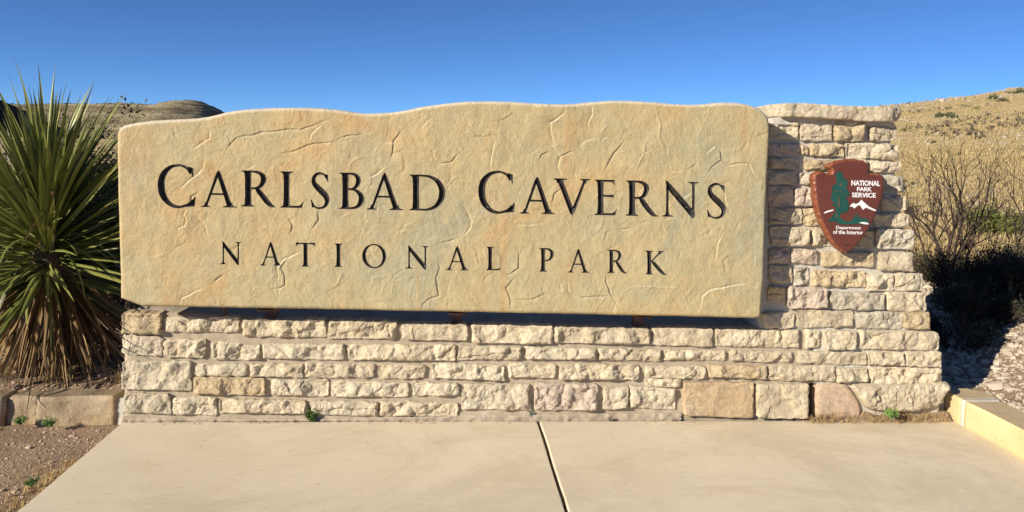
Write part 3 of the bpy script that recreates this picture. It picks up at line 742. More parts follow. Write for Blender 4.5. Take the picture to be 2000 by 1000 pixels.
def glyph_loops(ch, N=150):
    """union of the strokes -> closed outlines in a 0..1 box (marching squares on a fine raster)"""
    pad = .06
    if ch == 'O':
        t = np.linspace(0, 2*np.pi, 90, endpoint=False)
        out = np.stack([.5+.5*np.cos(t), .5+.52*np.sin(t)], 1)
        a = .10; inn = np.stack([.505+.345*np.cos(t), .5+.465*np.sin(t)], 1)
        c, s_ = math.cos(a), math.sin(a); v = inn-.5; inn = np.stack([.5+v[:, 0]*c-v[:, 1]*s_, .5+v[:, 0]*s_+v[:, 1]*c], 1)
        xs = np.linspace(-pad, 1+pad, int(N*1.1)); zs = np.linspace(-pad-.03, 1+pad+.03, N)
        Xg, Zg = np.meshgrid(xs, zs); A = in_poly(Xg, Zg, [out, inn]).astype(float)
    else:
        sh = [np.asarray(p, float) for p in GL[ch]]
        lo = np.min([p.min(0) for p in sh], 0); hi = np.max([p.max(0) for p in sh], 0)
        xs = np.linspace(lo[0]-pad, hi[0]+pad, int(N*(hi[0]-lo[0]+2*pad))); zs = np.linspace(lo[1]-pad, hi[1]+pad, int(N*(hi[1]-lo[1]+2*pad)))
        Xg, Zg = np.meshgrid(xs, zs); A = np.zeros(Xg.shape, bool)
        for p in sh: A |= in_poly(Xg, Zg, [p])
        A = A.astype(float)
    for _ in range(1):
        B = A.copy()
        B[1:-1, 1:-1] = (A[1:-1, 1:-1]*4+A[:-2, 1:-1]*2+A[2:, 1:-1]*2+A[1:-1, :-2]*2+A[1:-1, 2:]*2+A[:-2, :-2]+A[2:, 2:]+A[:-2, 2:]+A[2:, :-2])/16
        A = B
    A = A-.5; A[A == 0] = 1e-6
    seg = {}
    h_, w_ = A.shape
    def pt(kind, i, j):
        if kind == 0: t = A[i, j]/(A[i, j]-A[i, j+1]); return (xs[j]+t*(xs[j+1]-xs[j]), zs[i])
        t = A[i, j]/(A[i, j]-A[i+1, j]); return (xs[j], zs[i]+t*(zs[i+1]-zs[i]))
    ins = A > 0
    code = ins[:-1, :-1]*1+ins[:-1, 1:]*2+ins[1:, 1:]*4+ins[1:, :-1]*8
    tab = {1: [(3, 0)], 2: [(0, 1)], 3: [(3, 1)], 4: [(1, 2)], 6: [(0, 2)], 7: [(3, 2)], 8: [(2, 3)], 9: [(2, 0)], 11: [(2, 1)], 12: [(1, 3)], 13: [(1, 0)], 14: [(0, 3)], 5: [(3, 0), (1, 2)], 10: [(0, 1), (2, 3)]}
    for i, j in zip(*np.nonzero((code > 0) & (code < 15))):
        e = {0: (0, i, j), 1: (1, i, j+1), 2: (0, i+1, j), 3: (1, i, j)}
        for a, b in tab[int(code[i, j])]: seg[e[a]] = e[b]
    loops = []
    while seg:
        k0 = next(iter(seg)); k = k0; L = []
        while k in seg: L.append(pt(*k)); k = seg.pop(k)
        L = np.array(L)
        if len(L) > 12: loops.append(L)
    allp = np.vstack(loops); lo = allp.min(0); hi = allp.max(0)
    return [(L-lo)/(hi-lo) for L in loops]
def thin(L, tol):
    keep = [0]
    for i in range(1, len(L)-1):
        a = L[keep[-1]]; b = L[(i+1) % len(L)]; m = L[i]; ab = b-a; n_ = np.hypot(*ab)
        if (n_ > 1e-9 and abs(ab[0]*(m[1]-a[1])-ab[1]*(m[0]-a[0]))/n_ > tol) or np.hypot(*(m-a)) > .016: keep.append(i)
    return L[keep]
TEXT = [('C', 308, 382, 320, 407), ('A', 392, 463, 332, 405), ('R', 471, 541, 333, 405), ('L', 547, 593, 335, 406), ('S', 607, 644, 336, 409), ('B', 662, 712, 337, 409), ('A', 716, 788, 337, 410), ('D', 799, 870, 341, 412),
        ('C', 934, 1005.5, 333, 418), ('A', 1014.5, 1085, 345, 418), ('V', 1080.5, 1153, 349, 421), ('E', 1161, 1205, 351, 420.5), ('R', 1222, 1287, 352.5, 423), ('N', 1293, 1366, 353, 426), ('S', 1381, 1418, 357, 428),
        ('N', 430, 472, 471, 518), ('A', 508, 550, 472, 519), ('T', 577, 616, 473.5, 521), ('I', 653, 669, 475.5, 521.5), ('O', 707, 754.5, 476, 524.5), ('N', 792.5, 838, 479, 526.5), ('A', 871, 916, 480, 528), ('L', 949.5, 978, 482, 528),
        ('P', 1053, 1082, 484.5, 531), ('A', 1109, 1152, 486, 533), ('R', 1187, 1225.5, 488, 534.5), ('K', 1260, 1303, 490, 537)]
cache = {}
letters = []
for ch, x0, x1, y0, y1 in TEXT:
    if ch not in cache: cache[ch] = glyph_loops(ch)
    LL = []
    for L in cache[ch]:
        px = x0+L[:, 0]*(x1-x0); py = y1+(y0-y1)*L[:, 1]+.021*(px-(x0+x1)/2)
        w = PY(px, py, YP)[:, [0, 2]]
        w = thin(w, .00035)
        LL.append(w)
    letters.append((ch, LL))

outl = [(234, 598), (233, 540), (231, 430), (229, 330), (228, 268), (231, 254), (238, 246), (260, 240), (310, 235), (380, 232), (410, 228), (450, 217), (500, 212), (560, 210), (620, 211), (660, 215), (700, 221), (740, 222), (780, 218), (830, 208), (880, 201), (930, 197),
        (1000, 199), (1060, 203), (1120, 204), (1160, 199), (1210, 196), (1260, 198), (1310, 203), (1350, 205), (1400, 201), (1440, 200), (1470, 206), (1493, 218), (1504, 235), (1504, 270), (1500, 330), (1497, 420), (1494, 520), (1490, 580), (1487, 618),
        (1482, 623), (1440, 621), (1200, 616), (900, 610), (600, 604), (400, 601)]
PO = PY([p[0] for p in outl], [p[1] for p in outl], YP)[:, [0, 2]][::-1]
PO = smooth_loop(PO, 1); PO = resample(PO, .008)
PO = PO+.0025*np.stack([fbm(PO[:, 0]*12, PO[:, 1]*12, s=61, o=4), fbm(PO[:, 0]*12, PO[:, 1]*12, s=66, o=4)], 1)
def zz(x0, y0, s_, pts): return [(x0+a/s_, y0+b/s_) for a, b in pts]
A6 = lambda *p: zz(220, 180, 2.941, p); A3 = lambda *p: zz(280, 300, 3.125, p); A5 = lambda *p: zz(900, 180, 3.226, p); A4 = lambda *p: zz(860, 300, 3.125, p)
CR = [A6((640, 360), (665, 310), (710, 262), (760, 248), (810, 245), (860, 228), (920, 225), (1000, 212), (1080, 215), (1150, 190), (1210, 165), (1255, 152)), A6((1130, 280), (1145, 235), (1180, 205), (1200, 190)),
 A6((970, 350), (1030, 342), (1090, 315), (1150, 295), (1230, 288), (1280, 285)), A6((1300, 265), (1350, 250), (1430, 242)), A6((1655, 225), (1610, 280), (1608, 335), (1595, 380)), A6((1360, 455), (1365, 410), (1400, 380), (1440, 370)),
 A6((530, 380), (520, 440), (490, 470), (430, 515), (385, 560)), A6((1475, 490), (1520, 470), (1560, 435)), A6((555, 225), (555, 265), (510, 295), (470, 325)), A6((1840, 340), (1850, 390), (1890, 408), (1940, 400), (1985, 350)), A6((440, 640), (450, 600), (490, 575)),
 A3((265, 340), (245, 375), (265, 410), (250, 440), (210, 460), (215, 480)), A3((330, 390), (375, 440), (395, 500)), A3((880, 390), (908, 440), (895, 485)), A3((1065, 350), (1068, 400), (1025, 465)), A3((225, 920), (232, 885), (280, 865), (320, 840), (365, 825)),
 A3((1695, 960), (1705, 920), (1745, 885), (1800, 865), (1785, 760), (1810, 700), (1800, 660)), A3((770, 830), (830, 820), (860, 800), (860, 740), (835, 700), (880, 640)), A3((1145, 820), (1190, 790), (1215, 720)), A3((430, 780), (490, 735)), A3((820, 790), (822, 740), (815, 700), (850, 650), (960, 600)),
 A5((665, 90), (655, 130), (610, 165), (565, 190), (565, 240), (590, 330)), A5((830, 90), (828, 140), (805, 190), (805, 220)), A5((1230, 80), (1240, 140), (1255, 200), (1250, 290), (1275, 340), (1285, 410)), A5((560, 320), (605, 370), (625, 410), (615, 470), (640, 530)),
 A5((625, 405), (700, 370)), A5((210, 320), (195, 400), (185, 495)), A5((490, 430), (510, 395), (555, 375)), A5((905, 490), (960, 390), (1030, 310)), A5((1105, 495), (1130, 430), (1160, 370), (1165, 310)), A5((1550, 515), (1585, 470), (1640, 430), (1635, 370), (1600, 340), (1545, 390)),
 A5((1640, 430), (1700, 460), (1750, 445), (1815, 450), (1840, 510), (1870, 545), (1910, 550)), A5((1315, 515), (1400, 505)), A5((570, 700), (590, 640), (630, 605)), A5((1665, 620), (1670, 690), (1700, 770)), A5((880, 260), (915, 220)),
 A4((145, 320), (190, 410), (185, 450), (150, 500)), A4((0, 545), (90, 520)), A4((1100, 460), (1165, 455)), A4((960, 480), (995, 415)), A4((390, 740), (430, 735), (475, 700), (480, 590)), A4((425, 940), (430, 900), (400, 820), (450, 760)), A4((455, 890), (550, 890), (640, 860)),
 A4((1085, 900), (1120, 850), (1165, 815), (1280, 815), (1440, 820), (1480, 850), (1530, 970)), A4((780, 780), (785, 850), (850, 880), (960, 870), (1060, 870)), A4((730, 800), (745, 830), (735, 835)), A4((1080, 930), (1040, 860), (1010, 780), (1010, 740)), A4((1585, 950), (1600, 870), (1650, 830), (1875, 790)), A4((1680, 650), (1690, 560), (1715, 500))]
r_ = np.random.RandomState(5)
small = []
for _ in range(150):
    x, y = r_.uniform(245, 1480), r_.uniform(235, 600); a = r_.normal(-1.1, .6) if r_.rand() < .75 else r_.uniform(-3, 3); p = [(x, y)]
    for _k in range(r_.randint(2, 6)):
        a += r_.normal(0, .55); st_ = r_.uniform(5, 13); x += math.cos(a)*st_; y += math.sin(a)*st_; p.append((x, y))
    small.append(p)
cracks = []
for k, p in enumerate(CR+small):
    w = PY([q_[0] for q_ in p], [q_[1] for q_ in p], YP)[:, [0, 2]]
    w = resample(w, .012, False); w = w+.003*np.stack([fbm(w[:, 0]*40, w[:, 1]*40, s=71+k % 5, o=2), fbm(w[:, 0]*40, w[:, 1]*40, s=81+k % 5, o=2)], 1)
    big = k < len(CR)
    cracks.append((w, 1.0 if big else r_.uniform(.25, .75), 1 if r_.rand() < .5 else -1, r_.rand() < (.12 if big else .35)))
# vertices: an even grid, letter outlines, extra points beside every crack
ST = .0085
G0 = grid_pts(PO.min(0), PO.max(0), ST, 3)
extra = []
for w, a, sg, rdg in cracks:
    ww = resample(w, .0045, False); d = np.gradient(ww, axis=0); d /= np.linalg.norm(d, axis=1)[:, None]+1e-9; nn = np.stack([-d[:, 1], d[:, 0]], 1)
    for off in ((-.0062, -.0028, 0, .0028, .0062) if a == 1.0 else (-.0045, 0, .0045)): extra.append(ww+nn*off)
extra = np.vstack(extra)
# thin the extra points so none fall on top of each other, and drop grid points next to them
def thin_pts(P, cell):
    key = np.floor(P/cell).astype(np.int64); _, i = np.unique(key[:, 0]*100003+key[:, 1], return_index=True); return P[i]
extra = thin_pts(extra, .0021)
keyE = set(map(tuple, np.floor(extra/.006).astype(int)))
G0 = np.array([p for p, k in zip(G0, np.floor(G0/.006).astype(int)) if tuple(k) not in keyE])
GA = np.vstack([G0, extra])
GA = GA[in_poly(GA[:, 0], GA[:, 1], [PO])]
bb = [(min(L[:, 0].min() for L in LL)-.01, min(L[:, 1].min() for L in LL)-.01, max(L[:, 0].max() for L in LL)+.01, max(L[:, 1].max() for L in LL)+.01) for _, LL in letters]
drop = np.zeros(len(GA), bool)
ld = np.full(len(GA), 1.0)
for (ch, LL), b in zip(letters, bb):
    k = np.nonzero((GA[:, 0] > b[0]) & (GA[:, 0] < b[2]) & (GA[:, 1] > b[1]) & (GA[:, 1] < b[3]))[0]
    q_ = GA[k]; ins = in_poly(q_[:, 0], q_[:, 1], LL); dd = dist_loops(q_, LL); drop[k] |= ins | (dd < .0018); ld[k] = np.minimum(ld[k], dd)
GA = GA[~drop]
GA = GA[dist_loops(GA, [PO[::3]]) > .005]
allL = [PO]+[L for _, LL in letters for L in LL]
def keep(x, y):
    k = in_poly(x, y, [PO])
    for (ch, LL), b in zip(letters, bb):
        i = np.nonzero((x > b[0]) & (x < b[2]) & (y > b[1]) & (y < b[3]))[0]
        if len(i): k[i] &= ~in_poly(x[i], y[i], LL)
    return k
P, T = cdt(allL, GA, keep)
def panel_h(P):
    d = dist_loops(P, [PO[::2]])
    rr = .019; t = np.clip(d/rr, 0, 1)
    h = -rr*.85*(1-np.sqrt(1-(1-t)**2))
    h = h+.006*fbm(P[:, 0]*2.2, P[:, 1]*2.2, s=91, o=2)+.0045*fbm(P[:, 0]*9, P[:, 1]*7, s=92, o=3)
    for w, a, sg, rdg in cracks:
        lo = w.min(0)-.035; hi = w.max(0)+.035
        k = np.nonzero((P[:, 0] > lo[0]) & (P[:, 0] < hi[0]) & (P[:, 1] > lo[1]) & (P[:, 1] < hi[1]))[0]
        if not len(k): continue
        q_ = P[k]; best = np.full(len(k), 9.); side = np.zeros(len(k)); tt = np.zeros(len(k))
        n = len(w)-1
        for i in range(n):
            ab = w[i+1]-w[i]; t_ = np.clip(((q_-w[i])@ab)/(ab@ab+1e-12), 0, 1); v = q_-w[i]-t_[:, None]*ab; dd = np.hypot(v[:, 0], v[:, 1])
            m = dd < best; best[m] = dd[m]; side[m] = np.sign(ab[0]*v[m, 1]-ab[1]*v[m, 0]); tt[m] = (i+t_[m])/n
        taper = np.sin(np.clip(tt, 0.02, .98)*math.pi)**.5
        if rdg: h[k] += a*taper*(.0024*np.exp(-(best/.0042)**2))
        else: h[k] += a*taper*(-.0036*np.exp(-(best/.0030)**2)+.0030*sg*side*np.exp(-best/.014)*(best > 1e-6))
    return h
near_let = np.full(len(P), 1.0)
for (ch, LL), b in zip(letters, bb):
    k = np.nonzero((P[:, 0] > b[0]) & (P[:, 0] < b[2]) & (P[:, 1] > b[1]) & (P[:, 1] < b[3]))[0]
    if len(k): near_let[k] = np.minimum(near_let[k], dist_loops(P[k], LL))
hP = panel_h(P)
V = np.stack([P[:, 0], YP-hP, P[:, 1]], 1)
# side walls and back
n = len(PO); F = [tuple(t) for t in T]; VV = [V]; base = len(V); rings = [list(range(n))]
for j, t in enumerate((.12, .3, .55, .8, 1.0)):
    w = V[:n].copy(); w[:, 1] = V[:n, 1]*(1-t)+.05*t
    cen = PO.mean(0); bulge = .012*math.sin(math.pi*min(t*1.6, 1))
    tng = np.roll(PO, -1, 0)-np.roll(PO, 1, 0); nr = np.stack([tng[:, 1], -tng[:, 0]], 1); nr /= np.linalg.norm(nr, axis=1)[:, None]
    w[:, [0, 2]] += nr*(bulge*.5+.005*fbm(PO[:, 0]*14, PO[:, 1]*14, w[:, 1]*14, s=95, o=3))[:, None]*(.5 if t < 1 else 0)
    VV.append(w); rings.append(list(range(base, base+n))); base += n
ar = .5*np.sum(PO[:, 0]*np.roll(PO[:, 1], -1)-np.roll(PO[:, 0], -1)*PO[:, 1])
for a, b in zip(rings[:-1], rings[1:]):
    for i in range(n):
        q = (a[i], b[i], b[(i+1) % n], a[(i+1) % n]); F.append(q if ar > 0 else q[::-1])
F.append(tuple(rings[-1][::-1]) if ar > 0 else tuple(rings[-1]))
sign = thing('sign_panel', 'wide tan cast stone sign slab with carved black letters reading Carlsbad Caverns National Park', 'sign')
mesh_obj('panel', np.concatenate(VV), F, PANEL, sign)
# V-cut letters: real grooves whose floor falls away from the outline
from mathutils.kdtree import KDTree
kd = KDTree(len(P))
for i, v in enumerate(V): kd.insert(Vector((v[0], v[2], 0)), i)
kd.balance()
for k, (ch, LL) in enumerate(letters):
    lo = np.min([L.min(0) for L in LL], 0); hi = np.max([L.max(0) for L in LL], 0)
    st_ = .0028 if k < 15 else .0024
    g_ = grid_pts(lo, hi, st_, k, .05); g_ = g_[in_poly(g_[:, 0], g_[:, 1], LL)]
    g_ = g_[dist_loops(g_, LL) > st_*.35]
    Q, T2 = cdt(LL, g_, lambda x, y: in_poly(x, y, LL))
    dd = dist_loops(Q, LL)
    y = np.empty(len(Q))
    for i in range(len(Q)):
        _, j, _ = kd.find(Vector((Q[i, 0], Q[i, 1], 0))); y[i] = V[j, 1]
    y = y+np.minimum(dd*1.25, .022)+np.where(dd > 1e-5, .001, 0)
    mesh_obj('letter', np.stack([Q[:, 0], y, Q[:, 1]], 1), [tuple(t) for t in T2], BLACK, sign, smooth=False)

# steel seats under the panel, standing on the wall top
def box(c, s_):
    x, y, z = c; a, b, d = s_[0]/2, s_[1]/2, s_[2]/2
    V = [(x+i*a, y+j*b, z+k*d) for i in (-1, 1) for j in (-1, 1) for k in (-1, 1)]
    F = [(0, 1, 3, 2), (4, 6, 7, 5), (0, 4, 5, 1), (2, 3, 7, 6), (0, 2, 6, 4), (1, 5, 7, 3)]
    return V, F
def boxes(name, L, mat, parent):
    V = []; F = []
    for c, s_ in L:
        v, f = box(c, s_); F += [tuple(i+len(V) for i in q) for q in f]; V += v
    o = mesh_obj(name, V, F, mat, parent, smooth=False)
    b = o.modifiers.new('bevel', 'BEVEL'); b.width = .0015; b.segments = 2
    return o
for px, py in ((520, 603), (893, 610), (1258, 616.5)):
    p = PY(px, py, -.09); zt_ = p[2]+.001; zb_ = PY(px, py+20, 0.03)[2]-.02
    boxes('bracket', [((p[0], -.04, zt_-.003), (.095, .17, .005)), ((p[0]-.045, -.02, zt_-.016), (.005, .13, .022)), ((p[0]+.045, -.02, zt_-.016), (.005, .13, .022)),
                      ((p[0], .06, (zt_+zb_)/2-.01), (.06, .06, zt_-zb_))], STEEL, sign)
p = PY(438, 603, 0.02); boxes('support_post', [((p[0], .03, p[2]-.03), (.018, .018, .10))], STEEL, sign)

# ================================================================== ARROWHEAD PLAQUE
def az(*p): return [(1570+a/4.761, 300+b/4.761) for a, b in p]
arrow = az((222, 128), (226, 108), (270, 86), (330, 63), (380, 56), (430, 53), (500, 55), (560, 67), (600, 90), (618, 118), (614, 160), (606, 180), (640, 184), (700, 190), (742, 200), (754, 232), (752, 330), (742, 400), (705, 500), (662, 605), (605, 715), (545, 800), (480, 872), (430, 908), (392, 930), (350, 908),
           (298, 868), (245, 790), (196, 700), (150, 612), (122, 500), (106, 400), (97, 300), (90, 215), (112, 180), (160, 163), (200, 178), (235, 190), (262, 180), (272, 160), (255, 140))
YA = -.112
def to_plane(pts, y): return PY([p[0] for p in pts], [p[1] for p in pts], y)[:, [0, 2]]
AO = resample(smooth_loop(to_plane(arrow, YA)[::-1], 1), .005)
tng = np.roll(AO, -1, 0)-np.roll(AO, 1, 0); nr = np.stack([tng[:, 1], -tng[:, 0]], 1); nr /= np.linalg.norm(nr, axis=1)[:, None]
if .5*np.sum(AO[:, 0]*np.roll(AO[:, 1], -1)-np.roll(AO[:, 0], -1)*AO[:, 1]) < 0: nr = -nr
arc = np.arange(len(AO))*.005
AO = AO+nr*(.0032*np.abs(np.sin(arc/.034*math.pi+1.5*np.sin(arc*7)))-.0016)[:, None]
plaque = thing('arrowhead_plaque', 'brown arrowhead shaped plaque with green tree and white lettering mounted on the stone pier', 'plaque')
def ah(P, d):
    w = .011+.004*fbm(P[:, 0]*30, P[:, 1]*30, s=44, o=2)
    return -.018*np.clip(1-d/w, 0, 1)**1.1*(.75+.25*np.sin(P[:, 1]*150+P[:, 0]*60))
o, PP, TT = slab('board', AO, .0055, YA, YA+.055, PBROWN, plaque, ah, 4, PEDGE)
dA = dist_loops(PP, [AO]); cen = dA[TT].mean(1)
mi = np.ones(len(o.data.polygons), np.int32); mi[:len(TT)] = (cen < .009).astype(np.int32); o.data.polygons.foreach_set('material_index', mi)
for py_ in (360, 440): boxes('mounting_stud', [((PY(1655, py_, 0)[0], -.01, PY(1655, py_, 0)[2]), (.03, .10, .03))], STEEL, plaque)
def relief(name, polys, mat, th, y=YA, jag=False):
    loops = [to_plane(p, y) for p in polys]; V = []; F = []
    if jag: loops = [(lambda L: L+.0022*np.stack([vnoise(L[:, 0]*260, L[:, 1]*260, s=3), vnoise(L[:, 0]*260, L[:, 1]*260, s=4)], 1))(resample(L, .0022)) for L in loops]
    for L in loops:
        if .5*np.sum(L[:, 0]*np.roll(L[:, 1], -1)-np.roll(L[:, 0], -1)*L[:, 1]) < 0: L = L[::-1]
        P_, T_ = cdt([L], [], lambda x, yy: in_poly(x, yy, [L])); n_ = len(L); b_ = len(V)
        V += [(a, y-th, c_) for a, c_ in P_]; F += [tuple(t+b_) for t in T_]
        m_ = len(V); V += [(a, y+.004, c_) for a, c_ in L]
        F += [(b_+i, m_+i, m_+(i+1) % n_, b_+(i+1) % n_) for i in range(n_)]
    return mesh_obj(name, V, F, mat, plaque, smooth=False)
relief('tree_emblem', [az((330, 160), (350, 178), (362, 205), (358, 225), (385, 232), (400, 245), (405, 285), (395, 300), (402, 330), (412, 350), (425, 375), (420, 395), (390, 400), (400, 425), (412, 460), (418, 500), (405, 540), (375, 552), (347, 548), (344, 590), (352, 612), (390, 628), (430, 630), (455, 605), (470, 590), (475, 575), (490, 560), (500, 575), (508, 595), (516, 585), (530, 600), (540, 592), (555, 612), (568, 602),
   (580, 598), (596, 622), (608, 650), (560, 660), (480, 655), (400, 662), (330, 655), (290, 632), (220, 630), (250, 600), (262, 575), (290, 552), (300, 528), (285, 515), (300, 495), (262, 480), (268, 462), (300, 455), (250, 438), (255, 410), (250, 395), (262, 380), (258, 345), (270, 318), (265, 300), (275, 292), (295, 290), (310, 265), (298, 245), (302, 228), (300, 215), (288, 198), (305, 185), (318, 165))], PGREEN, .0022, jag=True)
for pl_ in [az((322, 400), (328, 400), (329, 500), (322, 500)), az((300, 555), (305, 555), (306, 590), (300, 590)), az((338, 560), (343, 560), (344, 600), (338, 600)), az((335, 278), (345, 278), (345, 298), (333, 300)), az((288, 350), (310, 348), (310, 353), (288, 355)), az((330, 355), (350, 352), (350, 357), (330, 359))]: relief('tree_trunk_line', [pl_], PEDGE, .0032)
relief('mountain_emblem', [az((428, 488), (450, 465), (468, 460), (480, 472), (510, 458), (535, 430), (560, 455), (600, 490), (640, 510), (670, 525), (665, 536), (620, 520), (575, 500), (552, 522), (540, 510), (525, 480), (500, 482), (468, 510), (455, 495), (430, 492))], PWHITE, .0022)
relief('snow_streak', [az((185, 550), (215, 532), (270, 519), (274, 530), (230, 543), (190, 557))], PWHITE, .0022)
relief('water_streak', [az((510, 643), (545, 635), (590, 642), (603, 658), (560, 656))], PWHITE, .0036)
relief('maker_mark', [az((357, 845), (372, 843), (372, 850), (385, 846), (400, 843), (402, 849), (420, 845), (440, 848), (440, 853), (400, 855), (370, 856))], BLACK, .0012)
dg = None
def word(txt, X0, X1, Y0, Y1, off=.0, shear=0.0):
    cu = bpy.data.curves.new('lettering', 'FONT'); cu.body = txt; cu.offset = off; cu.resolution_u = 3; cu.extrude = .03
    ob = bpy.data.objects.new('tmp', cu); COL.objects.link(ob)
    d_ = bpy.context.evaluated_depsgraph_get(); me = bpy.data.meshes.new_from_object(ob.evaluated_get(d_))
    co = np.array([v.co[:] for v in me.vertices]); fs = [tuple(p.vertices) for p in me.polygons]
    bpy.data.objects.remove(ob); bpy.data.curves.remove(cu); bpy.data.meshes.remove(me)
    lo = co.min(0); hi = co.max(0); t = (co-lo)/(hi-lo)
    px = 1570+(X0+t[:, 0]*(X1-X0)+shear*t[:, 1]*10)/4.761; py = 300+(Y1+(Y0-Y1)*t[:, 1]+.02*(X0+t[:, 0]*(X1-X0)-(X0+X1)/2))/4.761
    w = PY(px, py, YA); w[:, 1] = YA-.0025*t[:, 2]+.001
    o = mesh_obj('lettering', w, fs, PWHITE, plaque, smooth=False)
word('NATIONAL', 442, 708, 250, 300, .022); word('PARK', 495, 632, 312, 350, .022); word('SERVICE', 448, 668, 364, 408, .022)
word('Department', 300, 530, 674, 712, .008); word('of the Interior', 272, 550, 712, 749, .008)

# ================================================================== KERBS
kr = thing('sandstone_kerb', 'yellow sandstone kerb with grey mortar joint at the right edge of the concrete', 'kerb')
xf = 3.118; xk = 3.355; zk = .155
prism('kerb_block', [(xf, -.095), (xk+.02, -.065), (xk+.03, .03), (xk-.05, .12), (xf+.035, .10), (xf+.005, .06)], -.06, zk, YKERB, kr, .02, .004, 10, 101, .006, .010)
prism('kerb_block', [(xf+.006, -1.25), (xk, -1.25), (xk, -.125), (xf+.006, -.125)], -.06, zk-.004, YKERB, kr, .022, .003, 8, 103, .004, .009)
prism('kerb_block', [(xf+.006, -2.5), (xk, -2.5), (xk, -1.28), (xf+.006, -1.28)], -.06, zk-.004, YKERB, kr, .03, .003, 8, 105, .004, .009)
prism('mortar_joint', [(xf+.003, -.127), (xk-.005, -.127), (xk+.008, -.062), (xf+.001, -.093)], -.06, zk+.001, PMORTAR, kr, .012, .004, 20, 107, .003, .006)
prism('mortar_joint', [(xf-.004, .055), (xf+.03, .098), (xf+.10, .13), (xf+.02, .14), (xf-.05, .10)], -.06, zk-.01, PMORTAR, kr, .012, .006, 20, 109, .003, .012)
kl = thing('brown_kerb', 'weathered brown stone kerb running left from the wall below the yucca', 'kerb')
def xatl(px): return PY(px, 795, 0.0)[0]
prism('kerb_block', [(xatl(72), .0), (xatl(222), .012), (xatl(222)+.02, .16), (xatl(72)-.02, .17)], -.07, .135, BKERB, kl, .02, .017, 9, 201, .010, .014)
prism('kerb_block', [(xatl(8), .035), (xatl(68), .03), (xatl(68), .16), (xatl(8), .16)], -.07, .118, BKERB, kl, .02, .017, 9, 203, .008, .02)
prism('kerb_block', [(xatl(-260), -.01), (xatl(4), .0), (xatl(4), .16), (xatl(-260), .16)], -.07, .125, BKERB, kl, .025, .017, 9, 205, .010, .014)
prism('mortar_joint', [(xatl(222)+.002, .02), (xatl(243), .015), (xatl(243), .15), (xatl(222)+.002, .15)], -.07, .115, PMORTAR, kl, .015, .008, 20, 207, .004, .01)

# ================================================================== PEBBLES, STONES
ico_v = []; 
t_ = (1+5**.5)/2
ico_v = np.array([(-1, t_, 0), (1, t_, 0), (-1, -t_, 0), (1, -t_, 0), (0, -1, t_), (0, 1, t_), (0, -1, -t_), (0, 1, -t_), (t_, 0, -1), (t_, 0, 1), (-t_, 0, -1), (-t_, 0, 1)], float)
ico_v /= np.linalg.norm(ico_v[0])
ico_f = np.array([(0, 11, 5), (0, 5, 1), (0, 1, 7), (0, 7, 10), (0, 10, 11), (1, 5, 9), (5, 11, 4), (11, 10, 2), (10, 7, 6), (7, 1, 8), (3, 9, 4), (3, 4, 2), (3, 2, 6), (3, 6, 8), (3, 8, 9), (4, 9, 5), (2, 4, 11), (6, 2, 10), (8, 6, 7), (9, 8, 1)])
def pebbles(name, xy, sizes, mat, seed, flat=.6, sink=.25):
    r = np.random.RandomState(seed); n = len(xy)
    V = ico_v[None]*(1+r.uniform(-.28, .28, (n, 12, 1)))
    sc = np.stack([sizes*r.uniform(.7, 1.3, n), sizes*r.uniform(.7, 1.3, n), sizes*flat*r.uniform(.6, 1.2, n)], 1)
    V = V*sc[:, None, :]; a = r.uniform(0, 6.28, n); c, s_ = np.cos(a)[:, None], np.sin(a)[:, None]
    X = V[..., 0]*c-V[..., 1]*s_; Y_ = V[..., 0]*s_+V[..., 1]*c
    z = height(xy[:, 0], xy[:, 1])+sizes*flat*(1-2*sink)*.5
    W_ = np.stack([X+xy[:, :1], Y_+xy[:, 1:2], V[..., 2]+z[:, None]], -1)
    o = mesh_obj(name, W_.reshape(-1, 3), (ico_f[None]+(np.arange(n)*12)[:, None, None]).reshape(-1, 3), mat, smooth=False)
    return tag(o, kind='stuff')
r_ = np.random.RandomState(31)
def scatter(n, x0, x1, y0, y1, ok=None):
    p = np.stack([r_.uniform(x0, x1, n), r_.uniform(y0, y1, n)], 1)
    return p if ok is None else p[ok(p[:, 0], p[:, 1])]
xy = scatter(8000, -3.2, -1.83, -1.6, -.02)
o = pebbles('gravel', xy, np.clip(r_.lognormal(-5.85, .55, len(xy)), .0015, .018), PEB, 1); tag(o, 'fine reddish gravel on the dirt left of the concrete slab', 'gravel')
xy = scatter(15000, 3.3, 5.6, -.9, 2.6, lambda x, y: (x > 3.36+.0*y) | (y > .25))
o = pebbles('gravel', xy, np.clip(r_.lognormal(-4.7, .6, len(xy)), .003, .05), PEB2, 2, .7); tag(o, 'pale gravel and small stones on the bank behind the yellow kerb', 'gravel')
xy = scatter(2500, -4, -1.9, .18, 2.5)
o = pebbles('gravel', xy, np.clip(r_.lognormal(-4.9, .5, len(xy)), .003, .03), PEB, 3); tag(o, 'scattered small stones on the ground beneath the yucca', 'gravel')
xy = scatter(260, 1.0, 3.15, -.06, -.035); zz_ = None
xy = np.concatenate([scatter(220, -1.8, 3.1, -.075, -.035), scatter(40, -1.8, 3.1, -1.3, -.1)])
def crumbs(name, xy, sizes, mat, z0):
    n = len(xy); r = np.random.RandomState(8); V = ico_v[None]*(1+r.uniform(-.28, .28, (n, 12, 1)))*sizes[:, None, None]*np.array([1, 1, .6])
    W_ = V+np.stack([xy[:, 0], xy[:, 1], np.full(n, z0)+sizes*.3], 1)[:, None, :]
    o = mesh_obj(name, W_.reshape(-1, 3), (ico_f[None]+(np.arange(n)*12)[:, None, None]).reshape(-1, 3), mat, smooth=False); return tag(o, kind='stuff')
